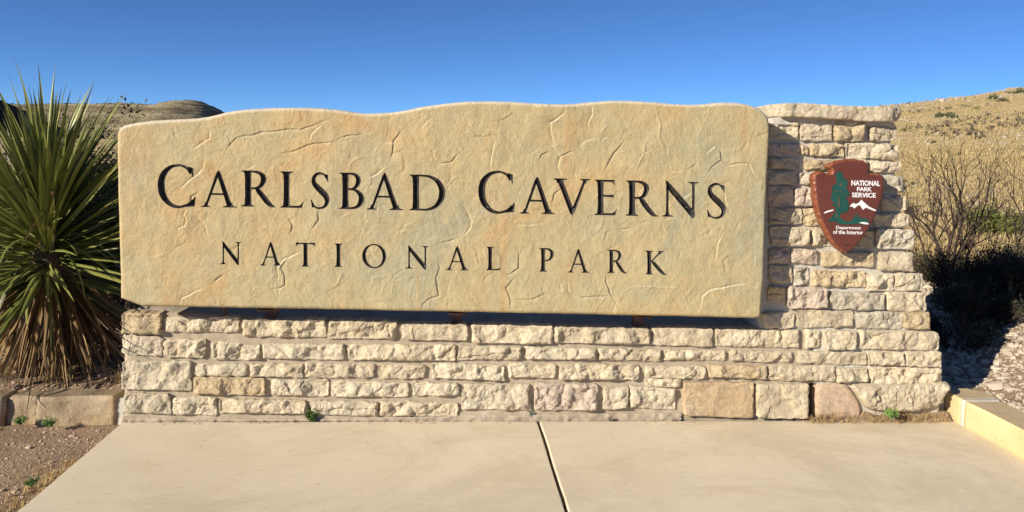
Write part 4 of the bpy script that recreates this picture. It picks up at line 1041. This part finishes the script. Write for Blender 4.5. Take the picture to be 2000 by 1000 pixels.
o = crumbs('mortar_crumbs', xy, np.where(np.arange(len(xy)) < 220, r_.uniform(.0015, .006, len(xy)), r_.uniform(.0015, .004, len(xy))), PEB, 0.0); tag(o, 'crumbs of mortar and grit along the foot of the wall', 'crumbs')
xy = np.stack([jx+r_.uniform(-.007, .007, 420), r_.uniform(-2.4, -.03, 420)], 1)
o = crumbs('joint_grit', xy, r_.uniform(.002, .006, 420), PEB, -.03); tag(o, 'grit lying in the joint between the two concrete slabs', 'grit')
# dirt lying in the joint
o = pebbles('joint_grit', np.zeros((1, 2)), np.array([.001]), PEB, 2); bpy.data.objects.remove(o)

# rocks on the hillside, following its ledges
n = 9000
yy = 9+r_.rand(n*3)**1.3*110; ang = r_.uniform(.42, .92, n*3); xx = ang*(yy+4.5)
b = vnoise(xx*.07, yy*.05, s=55)+.8*np.sin(height(xx, yy)*2.6+xx*.05)
k = b > .45+.35*r_.rand(n*3)-.9*sstep(60, 100, yy); xy = np.stack([xx, yy], 1)[k][:n]
o = pebbles('hillside_rocks', xy, np.clip(r_.lognormal(-2.7, .5, len(xy)), .03, .4)*(.25+xy[:, 1]/70), ROCK, 12, .55); tag(o, 'pale limestone ledges and loose rocks across the right hillside', 'rocks')

# ================================================================== GRASS
def blades(name, P0, hgt, spread, wid, nb, mat, seed, droop=.3):
    r = np.random.RandomState(seed); n = len(P0)
    a = r.uniform(0, 6.28, (n, nb)); d = np.stack([np.cos(a), np.sin(a)], -1)
    h = hgt[:, None]*r.uniform(.5, 1.1, (n, nb)); sp = spread*h*r.uniform(.2, 1.2, (n, nb))
    b0 = P0[:, None, :2]+d*(hgt[:, None, None]*.12)*r.rand(n, nb, 1)
    s_ = np.stack([-d[..., 1], d[..., 0]], -1)*(wid*hgt[:, None, None])
    z0 = P0[:, 2][:, None]
    A = np.concatenate([b0-s_, (z0-.01+0*h)[..., None]], -1); B = np.concatenate([b0+s_, (z0-.01+0*h)[..., None]], -1)
    M1 = b0+d*(sp*.35)[..., None]; C1 = np.concatenate([M1+s_*.8, (z0+h*.6)[..., None]], -1); D1 = np.concatenate([M1-s_*.8, (z0+h*.6)[..., None]], -1)
    Tp = np.concatenate([b0+d*sp[..., None], (z0+h*(1-droop*r.rand(n, nb)))[..., None]], -1)
    V = np.stack([A, B, C1, A, C1, D1, D1, C1, Tp], 2)
    return tris_obj(name, V.reshape(-1, 3), mat)
n = 80000
yy = 6+r_.rand(n)**1.6*95; ang = r_.uniform(.20, 1.15, n); xx = ang*(yy+4.5)
k = (vnoise(xx*.09, yy*.09, s=77) > -.62); xx, yy = xx[k], yy[k]
P0 = np.stack([xx, yy, height(xx, yy)], 1)
o = blades('hillside_grass', P0, np.clip(r_.lognormal(-1.75, .35, len(P0)), .06, .4)*(.6+yy/130), .55, .05, 4, HGRASS, 21); tag(o, 'dry straw coloured bunch grass covering the right hillside', 'grass', kind='stuff')
xy = scatter(2600, -5.5, -1.95, .25, 9.0); P0 = np.stack([xy[:, 0], xy[:, 1], height(xy[:, 0], xy[:, 1])], 1)
o = blades('dry_grass', P0, r_.uniform(.04, .16, len(P0)), .8, .025, 6, STRAW, 22); tag(o, 'short dry grass on the ground around the yucca', 'grass', kind='stuff')
xy = np.concatenate([scatter(500, 3.6, 7.5, 1.4, 7.0), scatter(900, 5.0, 11, 2.5, 9.0)]); P0 = np.stack([xy[:, 0], xy[:, 1], height(xy[:, 0], xy[:, 1])], 1)
o = blades('dry_grass', P0, r_.uniform(.10, .30, len(P0)), .6, .02, 7, STRAW, 23); tag(o, 'dry grass among the shrubs behind the pier', 'grass', kind='stuff')
e0 = GZ(45, 990, -.03); xy = scatter(420, -2.05, -1.825, -1.5, -.5, lambda x, y: r_.rand(len(x)) < sstep(-2.05, -1.83, x))
P0 = np.stack([xy[:, 0], xy[:, 1], np.full(len(xy), -.035)], 1)
o = blades('dry_grass', P0, r_.uniform(.015, .045, len(P0)), 1.1, .04, 6, STRAW, 24); tag(o, 'thin dry grass along the left edge of the concrete', 'grass', kind='stuff')

# ================================================================== SHRUBS
def tube(pts, rad, sides=4):
    pts = np.asarray(pts); n = len(pts); V = []; F = []
    for i in range(n):
        d = pts[min(i+1, n-1)]-pts[max(i-1, 0)]; d = d/(np.linalg.norm(d)+1e-9)
        a = np.cross(d, (0.3, .2, .93)); a /= np.linalg.norm(a)+1e-9; b = np.cross(d, a)
        for k in range(sides):
            t = 2*math.pi*k/sides; V.append(pts[i]+rad[i]*(a*math.cos(t)+b*math.sin(t)))
    for i in range(n-1):
        for k in range(sides): F.append((i*sides+k, i*sides+(k+1) % sides, (i+1)*sides+(k+1) % sides, (i+1)*sides+k))
    return V, F
def branches(base, nstem, length, r0, seed, levels=3, up=.9, spread=.55, kids=5, wob=.16, lean=(0, 0), shrink=.55):
    r = np.random.RandomState(seed); V = []; F = []; tips = []
    def add(p0, d, L, rad, lev):
        n = 6; pts = [np.array(p0)]; dd = np.array(d, float)
        for i in range(n):
            dd = dd+r.normal(0, wob, 3); dd[2] += .05*up; dd /= np.linalg.norm(dd); pts.append(pts[-1]+dd*L/n)
        v, f = tube(pts, np.linspace(rad, rad*.35, n+1), 4 if lev < 2 else 3); o = len(V); V.extend(v); F.extend([tuple(i+o for i in q) for q in f])
        if lev < levels:
            for k in range(kids):
                i = r.randint(2, n+1); ax = r.normal(0, 1, 3); ax[2] = abs(ax[2])*.6; nd = (pts[i]-pts[i-1]); nd /= np.linalg.norm(nd); nd = nd+.75*ax/np.linalg.norm(ax); nd /= np.linalg.norm(nd)
                add(pts[i], nd, L*shrink*r.uniform(.6, 1.15), rad*.5, lev+1)
        if lev >= levels-1: tips.extend(pts[2:])
    for k in range(nstem):
        a = r.uniform(0, 6.28); s_ = spread*r.uniform(.2, 1.2)
        d = np.array([math.cos(a)*s_+lean[0], math.sin(a)*s_+lean[1], up]); d /= np.linalg.norm(d)
        add(np.array(base)+np.array([math.cos(a), math.sin(a), 0])*.04, d, length*r.uniform(.75, 1.1), r0, 0)
    return np.array(V), F, np.array(tips)
def leafcloud(P, size, seed, jitter=.03, per=3):
    r = np.random.RandomState(seed); P = np.repeat(P, per, 0); n = len(P); P = P+r.normal(0, jitter, P.shape)
    u = r.normal(0, 1, (n, 3)); u /= np.linalg.norm(u, axis=1)[:, None]; v = np.cross(u, r.normal(0, 1, (n, 3))); v /= np.linalg.norm(v, axis=1)[:, None]
    s_ = size*r.uniform(.5, 1.3, (n, 1))
    return np.stack([P-u*s_, P+v*s_*.45, P+u*s_, P-v*s_*.45], 1).reshape(-1, 3)
def shrub(name, label, base, nstem, length, r0, seed, tw, leaf=None, lsize=.01, per=3, jit=.03, group=None, **kw):
    t = thing(name, label, 'shrub', tuple(base), group)
    V, F, tips = branches((0, 0, 0), nstem, length, r0, seed, **kw)
    mesh_obj('branches', V, F, tw, t)
    if leaf is not None: tris_obj('foliage', leafcloud(tips, lsize, seed, jit, per), leaf, t, n=4)
    return t
def gpt(x, y): return (x, y, float(height(np.array([x]), np.array([y]))[0])-.01)
# bare dark shrub right of the pier
b = PY(1850, 575, 2.3); shrub('bare_shrub', 'leafless dark branched shrub rising behind the pier against the straw hillside', gpt(b[0], 2.3), 9, .80, .017, 5, TWIG, levels=3, kids=4, spread=.6, up=1.0, wob=.13, shrink=.6)
b = PY(1935, 560, 2.9); shrub('bare_shrub', 'leafless twiggy shrub spreading to the right frame edge behind the dark bushes', gpt(b[0]+.25, 2.9), 8, .78, .014, 9, TWIG, levels=3, kids=3, spread=.8, up=.8, wob=.15, shrink=.6)
b = PY(1995, 420, 5.0); shrub('bare_shrub', 'leafless shrub cut by the right frame edge on the straw slope', gpt(b[0]+.2, 5.0), 6, 1.2, .014, 13, TWIG, levels=3, kids=4, spread=.6, up=.9, wob=.18)
# dark bushes in the pier's shade; the last two added to darken shaded gravel
for k, (px, yy_, lab, L) in enumerate(((1865, 1.9, 'low dark bush in shade immediately right of the pier', .28), (1920, 2.25, 'dense dark bush in shade below the bare shrub', .32), (1985, 2.0, 'dark bush with pale dead twigs at the right frame edge', .36), (1830, 2.6, 'dark bush half hidden behind the right side of the pier', .28), (1955, 1.55, 'low dark bush at the top of the gravel bank', .30), (2015, 1.5, 'dark bush on the gravel bank cut by the right frame edge', .34), (1900, 1.3, 'small dark bush close behind the pier foot', .30), (1868, .95, 'small dark bush added to darken the shaded gravel beside the pier', .24), (1925, 1.05, 'small dark bush added to darken the shaded gravel behind the kerb', .24))):
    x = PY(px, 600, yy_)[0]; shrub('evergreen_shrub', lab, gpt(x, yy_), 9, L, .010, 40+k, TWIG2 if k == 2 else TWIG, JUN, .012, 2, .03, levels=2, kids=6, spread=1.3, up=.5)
x = PY(1990, 640, 1.75)[0]; shrub('dead_shrub', 'pale dead twigs reaching in from the right above the gravel bank', gpt(x, 1.75), 9, .50, .006, 61, TWIG2, levels=2, kids=6, spread=1.2, up=.7)
# green bush on the slope
b = PY(1945, 425, 7.5); shrub('green_shrub', 'yellow green bush on the straw slope above the bare shrub', (b[0], 7.5, b[2]-.35), 10, .36, .01, 71, TWIG, GREENB, .030, 3, .05, levels=2, kids=5, spread=1.2, up=.6)
# dark scrub between yucca and panel
for k, (px, yy_, L, lab) in enumerate(((205, 1.3, 1.25, 'tall dark scrub bush between the yucca and the sign panel'), (240, 2.1, 1.55, 'dark twiggy bush rising behind the left edge of the panel'), (130, 2.3, 1.3, 'dark bush behind the crown of the yucca'), (30, 2.0, 1.0, 'dark bush behind the yucca at the left frame edge'))):
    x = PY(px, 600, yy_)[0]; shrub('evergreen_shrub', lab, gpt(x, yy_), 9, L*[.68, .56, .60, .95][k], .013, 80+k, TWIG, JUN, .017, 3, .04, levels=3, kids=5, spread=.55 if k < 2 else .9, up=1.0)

# scattered shrubs on the hillside: clumps of leaf-sized faces
def clump(seed, n=170):
    r = np.random.RandomState(seed); p = r.normal(0, 1, (n, 3)); p /= np.linalg.norm(p, axis=1)[:, None]; p[:, 2] = np.abs(p[:, 2])
    rad = r.uniform(.45, 1.0, (n, 1))*(.75+.35*vnoise(p[:, 0]*2.2, p[:, 1]*2.2, p[:, 2]*2.2, seed))[:, None]
    p = p*rad*np.array([1, 1, .8]); return leafcloud(p, .16, seed, .03, 2)
protos = []
for k in range(5):
    me = tris_obj('tmp', clump(300+k), [SAGE, GREENB][k == 4], n=4); protos.append(me.data); bpy.data.objects.remove(me)
HS = [(1838, 226, 92, 1.5, 0), (1856, 221, 94, 1.0, 1), (1862, 227, 88, .9, 2), (1766, 253, 60, .9, 4), (1940, 191, 100, 1.8, 0), (1958, 196, 95, 1.5, 1), (1992, 180, 100, 1.7, 2), (1908, 211, 85, .8, 4), (1982, 277, 45, .9, 4), (1824, 276, 48, .6, 1),
      (1872, 300, 36, .7, 2), (1884, 298, 36, .6, 0), (1812, 298, 34, .4, 1), (1784, 303, 34, .5, 3), (1790, 343, 20, .55, 3), (1810, 352, 18, .45, 2), (1840, 335, 22, .4, 1), (1992, 308, 32, .6, 4), (1935, 284, 42, .5, 3), (1895, 255, 62, .6, 1), (1955, 243, 68, .7, 2), (1780, 372, 15, .3, 1), (1905, 345, 20, .35, 2), (1975, 350, 19, .45, 0)]
LAB = ['dark rounded shrub just under the crest of the right hill, nearest the pier cap', 'small round shrub touching the dark rounded one under the crest', 'lower of the two small shrubs beside the dark rounded one under the crest', 'small bright green shrub just right of the pier top',
 'wide dark shrub standing on the ridge line of the right hill', 'second wide shrub on the ridge line, just right of the first', 'dark shrub on the ridge at the top right frame edge', 'small green shrub below the ridge midway along the right hill',
 'green shrub on the straw slope at the right frame edge', 'low olive shrub on the pale rocky band right of the upper pier', 'low grey green shrub on the slope between pier and frame edge', 'darker of two touching low shrubs in the middle of the slope',
 'tiny shrub on the slope close to the pier below the small bright green one', 'small flat shrub nearest the pier on the middle slope', 'low shrub beside the pier at the height of the plaque top', 'low shrub just right of the one beside the pier at plaque height',
 'small round shrub on the lower slope above the bare shrub', 'green shrub at the right frame edge low on the slope', 'small dark shrub on the middle slope below the green ridge shrub', 'small round shrub between ridge and middle slope',
 'low olive shrub on the upper slope near the right frame edge', 'lowest tiny shrub right of the plaque shadow', 'tiny shrub seen through the tips of the bare shrub', 'small dark shrub low on the slope at the right of the bare shrub']
def on_ground(px, py, y0):                               # where the line of sight meets the hillside
    d = rays(px, py); ts = np.linspace(4, 170, 1400); q = CAM+d*ts[:, None]; hh = height(q[:, 0], q[:, 1]); k = np.nonzero(q[:, 2] < hh)[0]
    return q[k[0]] if len(k) else None
for k, (px, py, y0, sz, pi) in enumerate(HS):
    q = on_ground(px, py+3, y0)
    if q is None: q = on_ground(px, py+12, y0)
    if q is None: continue
    o = bpy.data.objects.new('scrub_bush', protos[pi]); COL.objects.link(o); dist = q[1]+4.45
    o.location = (q[0], q[1], float(height(q[:1], q[1:2])[0])-.05)
    w = {0: 44, 1: 26, 2: 34}.get(k, 14+sz*14)/1500*dist*.42; o.scale = (w, w, w*1.05); o.rotation_euler.z = k*1.7
    tag(o, LAB[k], 'shrub', 'shrubs dotted over the right hillside')
# far scrub on the mound, too small to count
yy = r_.uniform(262, 322, 5000); yy = yy
xx = r_.uniform(pk[0]-110, pk[0]+45, 5000); zz_ = f_mound(xx, yy); k = zz_ > 1.5
pts = np.stack([xx, yy, zz_], 1)[k]; o = tris_obj('far_scrub', leafcloud(pts[:1600], .32, 9, .25, 2), JUN, n=4); tag(o, 'dark scrub speckling the rounded hill behind the sign', 'scrub', kind='stuff')

yy = 10+r_.rand(9000)**.8*105; ang = r_.uniform(.42, .92, 9000); xx = ang*(yy+4.5)
k = vnoise(xx*.10, yy*.07, s=93)+.5*vnoise(xx*.5, yy*.4, s=94) > .30-.45*sstep(60, 100, yy)
k &= r_.rand(9000) < .16
pts = np.stack([xx, yy, height(xx, yy)+.05], 1)[k]
o = tris_obj('low_scrub', leafcloud(pts, .17, 19, .13, 9), SAGE2, n=4); tag(o, 'grey brown low scrub speckling the right hillside', 'scrub', kind='stuff')

# ================================================================== YUCCA
YB = np.array([PY(108, 745, .62)[0], .62, .10]); YH = np.array([PY(92, 500, .62)[0], .62, PY(92, 500, .62)[2]])
yuc = thing('yucca', 'large spiky yucca with green sword leaves above a skirt of dead brown leaves', 'yucca', tuple(YB))
def leaf_mesh(name, L, w, bend, mat, seed, fold=.35, twist=0.0):
    r = np.random.RandomState(seed); n = 9; V = []; F = []
    px_ = 0.; z = 0.; a = 0.
    kink = r.randint(3, 7) if bend > .5 and r.rand() < .5 else -1
    for i in range(n+1):
        t = i/n; ww = w*(.85+.6*math.sin(min(t*1.6, 1)*math.pi*.5)-.5)*(1-t**2.2)+.0012
        if i: a += bend/n*(.5+t)+(.7 if i == kink else 0); px_ += math.sin(a)*L/n; z += math.cos(a)*L/n
        f = fold*ww; tw = twist*t
        for sx in (-1, 0, 1):
            x = sx*ww/2; yv = px_+(-f*.5 if sx == 0 else f*.5)
            V.append((x*math.cos(tw), yv+x*math.sin(tw), z))
    for i in range(n):
        for k in (0, 1): F.append((i*3+k, i*3+k+1, i*3+k+4, i*3+k+3))
    me = bpy.data.meshes.new(name); me.from_pydata(V, [], F); me.polygons.foreach_set('use_smooth', [True]*len(F)); me.materials.append(mat); me.update(); return me
GM = [leaf_mesh('leaf', .98+.07*(k % 3), .036+.007*(k % 3), [.06, .14, .24, .10, .35, .18][k], YLEAF, k) for k in range(6)]
GB = [leaf_mesh('leaf', .85, .038, 1.1, YLEAF, 20+k) for k in range(2)]
DM = [leaf_mesh('dead_leaf', .70+.05*k, .026, [-.3, -.1, .2, -.45, .5, .1][k], YDEAD, 40+k, .2, [0, .8, -.9, 1.4, .3, -.5][k]) for k in range(6)]
def put(me, base, d, roll, scl, name):
    o = bpy.data.objects.new(name, me); COL.objects.link(o); o.parent = yuc
    q = Vector(d).to_track_quat('Z', 'Y'); o.rotation_mode = 'QUATERNION'
    from mathutils import Quaternion
    o.rotation_quaternion = q @ Quaternion((0, 0, 1), roll); o.location = Vector(base)-Vector(YB); o.scale = (scl*1.0, scl, scl); return o
def hits_sign(p0, d, L):
    for t in np.linspace(.2, 1.02, 9):
        q = p0+d*L*t
        if q[0] > -2.0 and q[1] < .20 and q[2] > .0: return True
        if q[1] < -.6: return False
    return False
r = np.random.RandomState(17); cnt = 0; tries = 0
while cnt < 298 and tries < 4000:
    tries += 1
    i = cnt; fr = i/298
    el = 84-fr*96+r.normal(0, 9); az_ = i*2.39996+r.normal(0, .15)
    e = R(el); d = np.array([math.cos(az_)*math.cos(e), math.sin(az_)*math.cos(e), math.sin(e)])
    p0 = YH+np.array([0, 0, .26*(1-fr)-.14*fr])+d*.05
    L = (.99-.24*(1-fr)**1.5+r.uniform(-.16, .10))
    if hits_sign(p0, d, L*1.05): 
        if r.rand() < .5: cnt += 1
        continue
    me = GM[r.randint(6)] if (r.rand() < .91) else GB[r.randint(2)]
    dv = Vector(d); 
    o = put(me, p0, d, 0, L, 'leaf'); o.scale = (L*r.uniform(.75, 1.25), L, L)
    # turn the flat side up and the droop downwards
    zax = dv; xax = zax.cross(Vector((0, 0, 1)));
    if xax.length < .05: xax = Vector((1, 0, 0))
    xax.normalize(); yax = zax.cross(xax)
    if yax.z > 0: xax = -xax; yax = -yax
    o.rotation_quaternion = Matrix((xax, yax, zax)).transposed().to_quaternion()
    if r.rand() < .5:
        from mathutils import Quaternion
        o.rotation_quaternion = o.rotation_quaternion @ Quaternion((0, 0, 1), r.normal(0, .5))
    cnt += 1
CV = []; CF = []
for i in range(260):                                     # the many inner and overlapped leaves of the crown
    fr = (i+.5)/260; e = R(80-fr*100+r.normal(0, 12)); az_ = r.uniform(0, 6.28)
    d = np.array([math.cos(az_)*math.cos(e), math.sin(az_)*math.cos(e), math.sin(e)]); p0 = YH+np.array([0, 0, .24*(1-fr)-.14*fr])+d*.03
    L = .93-.24*(1-fr)**1.5+r.uniform(-.28, .08)
    if hits_sign(p0, d, L*1.05): continue
    me = (GM+GB)[r.randint(8) if r.rand() < .3 else r.randint(6)]; zax = Vector(d); xax = zax.cross(Vector((0, 0, 1))); xax.normalize(); yax = zax.cross(xax)
    if yax.z > 0: xax = -xax; yax = -yax
    q = Matrix((xax, yax, zax)).transposed()@Matrix.Rotation(r.normal(0, .5), 3, 'Z'); o_ = len(CV)
    for v in me.vertices: w = q@(v.co*L)+Vector(p0)-Vector(YB); CV.append(tuple(w))
    for p_ in me.polygons: CF.append(tuple(j+o_ for j in p_.vertices))
o = mesh_obj('inner_leaves', CV, CF, YLEAF, yuc); o['kind'] = 'stuff'
def dead(nm, make):
    for i in range(nm):
        t = r.rand(); az_ = r.uniform(0, 6.28); el = R(-28-55*t**.5+r.normal(0, 9)); 
        d = np.array([math.cos(az_)*math.cos(el), math.sin(az_)*math.cos(el), math.sin(el)])
        zc = YH[2]-.02-.42*t*r.rand()
        p0 = np.array([YH[0]+(YB[0]-YH[0])*.5, YH[1], zc])+np.array([d[0], d[1], 0])*.05
        L = min(1.12, (zc-.09)/.70/max(.25, abs(d[2])))*r.uniform(.75, 1.0)
        if hits_sign(p0, d, L*.8): continue
        make(p0, d, L)
def mk(p0, d, L):
    put(DM[r.randint(6)], p0, d, r.uniform(0, 6.28), L, 'dead_leaf').scale = (L*r.uniform(.4, 1.2), L, L)
dead(300, mk)
MV = []; MF = []
def mk2(p0, d, L):
    me = DM[r.randint(6)]; q = Vector(d).to_track_quat('Z', 'Y').to_matrix()@Matrix.Rotation(r.uniform(0, 6.28), 3, 'Z')
    o_ = len(MV)
    for v in me.vertices: w = q@(v.co*L)+Vector(p0)-Vector(YB); MV.append(tuple(w))
    for p_ in me.polygons: MF.append(tuple(i+o_ for i in p_.vertices))
dead(420, mk2)
o = mesh_obj('dead_leaf_skirt', MV, MF, YDEAD, yuc); o['kind'] = 'stuff'
tp = [np.zeros(3), (YH-YB)*.5+np.array([.02, 0, 0]), (YH-YB), (YH-YB)+np.array([0, 0, .12])]
V, F = tube(tp, [.14, .12, .10, .03], 12); mesh_obj('trunk', V, F, YTRUNK, yuc)

# ================================================================== WEEDS AT THE FOOT OF THE WALL
def weed(name, label, px, py, h, mat, seed, nb=26, y=-.05, wid=.045, sp=.7, stems=True):
    c = GZ(px, py, .045 if px == 1742 else .0); z = .05 if px == 1742 else .0
    t = thing(name, label, 'weed', (c[0], c[1], z)); r = np.random.RandomState(seed)
    pts = []; V = []; F = []
    for k in range(nb):
        a = r.uniform(0, 6.28); s_ = sp*r.uniform(.1, 1); d = np.array([math.cos(a)*s_, math.sin(a)*s_*.6, 1]); d /= np.linalg.norm(d); L = h*r.uniform(.5, 1.1)
        q = [d*L*i/4+np.array([0, 0, -.1*h*(i/4)**2])+r.normal(0, h*.03, 3)*(i > 0) for i in range(5)]
        v, f = tube(q, np.linspace(.0012, .0004, 5), 3); o_ = len(V); V += v; F += [tuple(i+o_ for i in g) for g in f]; pts += q[1:]
    mesh_obj('stems', np.array(V), F, mat, t); tris_obj('leaves', leafcloud(np.array(pts), h*wid*2.8, seed, h*.08, 5), mat, t, n=4)
    return t
weed('green_weed', 'bright green feathery weed growing from the joint left of centre', 608, 822, .075, WEED, 1)
weed('blue_weed', 'small blue grey weed at the head of the slab joint', 1038, 819, .045, WEEDB, 2, 20, wid=.09)
weed('green_weed', 'tiny green weed at the foot of the flat apricot stone', 1466, 817, .035, WEED, 3, 14)
weed('straggly_weed', 'thin yellowish weed in front of the cracked stone beside the gap', 1512, 816, .075, GREENB, 4, 12, sp=.5)
weed('green_weed', 'low green leafy weed in the dry grass below the pier rubble', 1742, 817, .055, WEED, 5, 40, sp=1.4)
weed('dry_weed', 'small grey dead weed lying on the slab by the wall', 1193, 822, .030, TWIG2, 6, 26, sp=2.0, wid=.03)
weed('dry_weed', 'tiny withered weed under the second bottom stone', 326, 818, .030, STRAW, 7, 14, sp=1.6)
weed('green_weed', 'green weed on the gravel by the brown kerb, left one', 38, 828, .05, WEED, 8, 20, sp=1.6)
weed('green_weed', 'green weed on the gravel by the brown kerb, right one', 96, 832, .05, WEED, 9, 20, sp=1.6)
weed('green_weed', 'green weed at the left slab edge low in the frame', 62, 948, .04, WEED, 10, 30, sp=2.2)
# straw tangle below the pier rubble, lying on a little dirt
xs_ = r_.uniform(2.2, 3.06, 170)+0*r_.rand(170); ys_ = r_.uniform(-.085, -.025, 170)
P0 = np.stack([xs_, ys_, .05*sstep(-.075, .0, ys_)], 1)
o = blades('dry_grass', P0, r_.uniform(.02, .06, 170), 1.9, .018, 6, STRAW, 25, .8); tag(o, 'tangle of dry straw under the rubble stone of the pier', 'grass', kind='stuff')
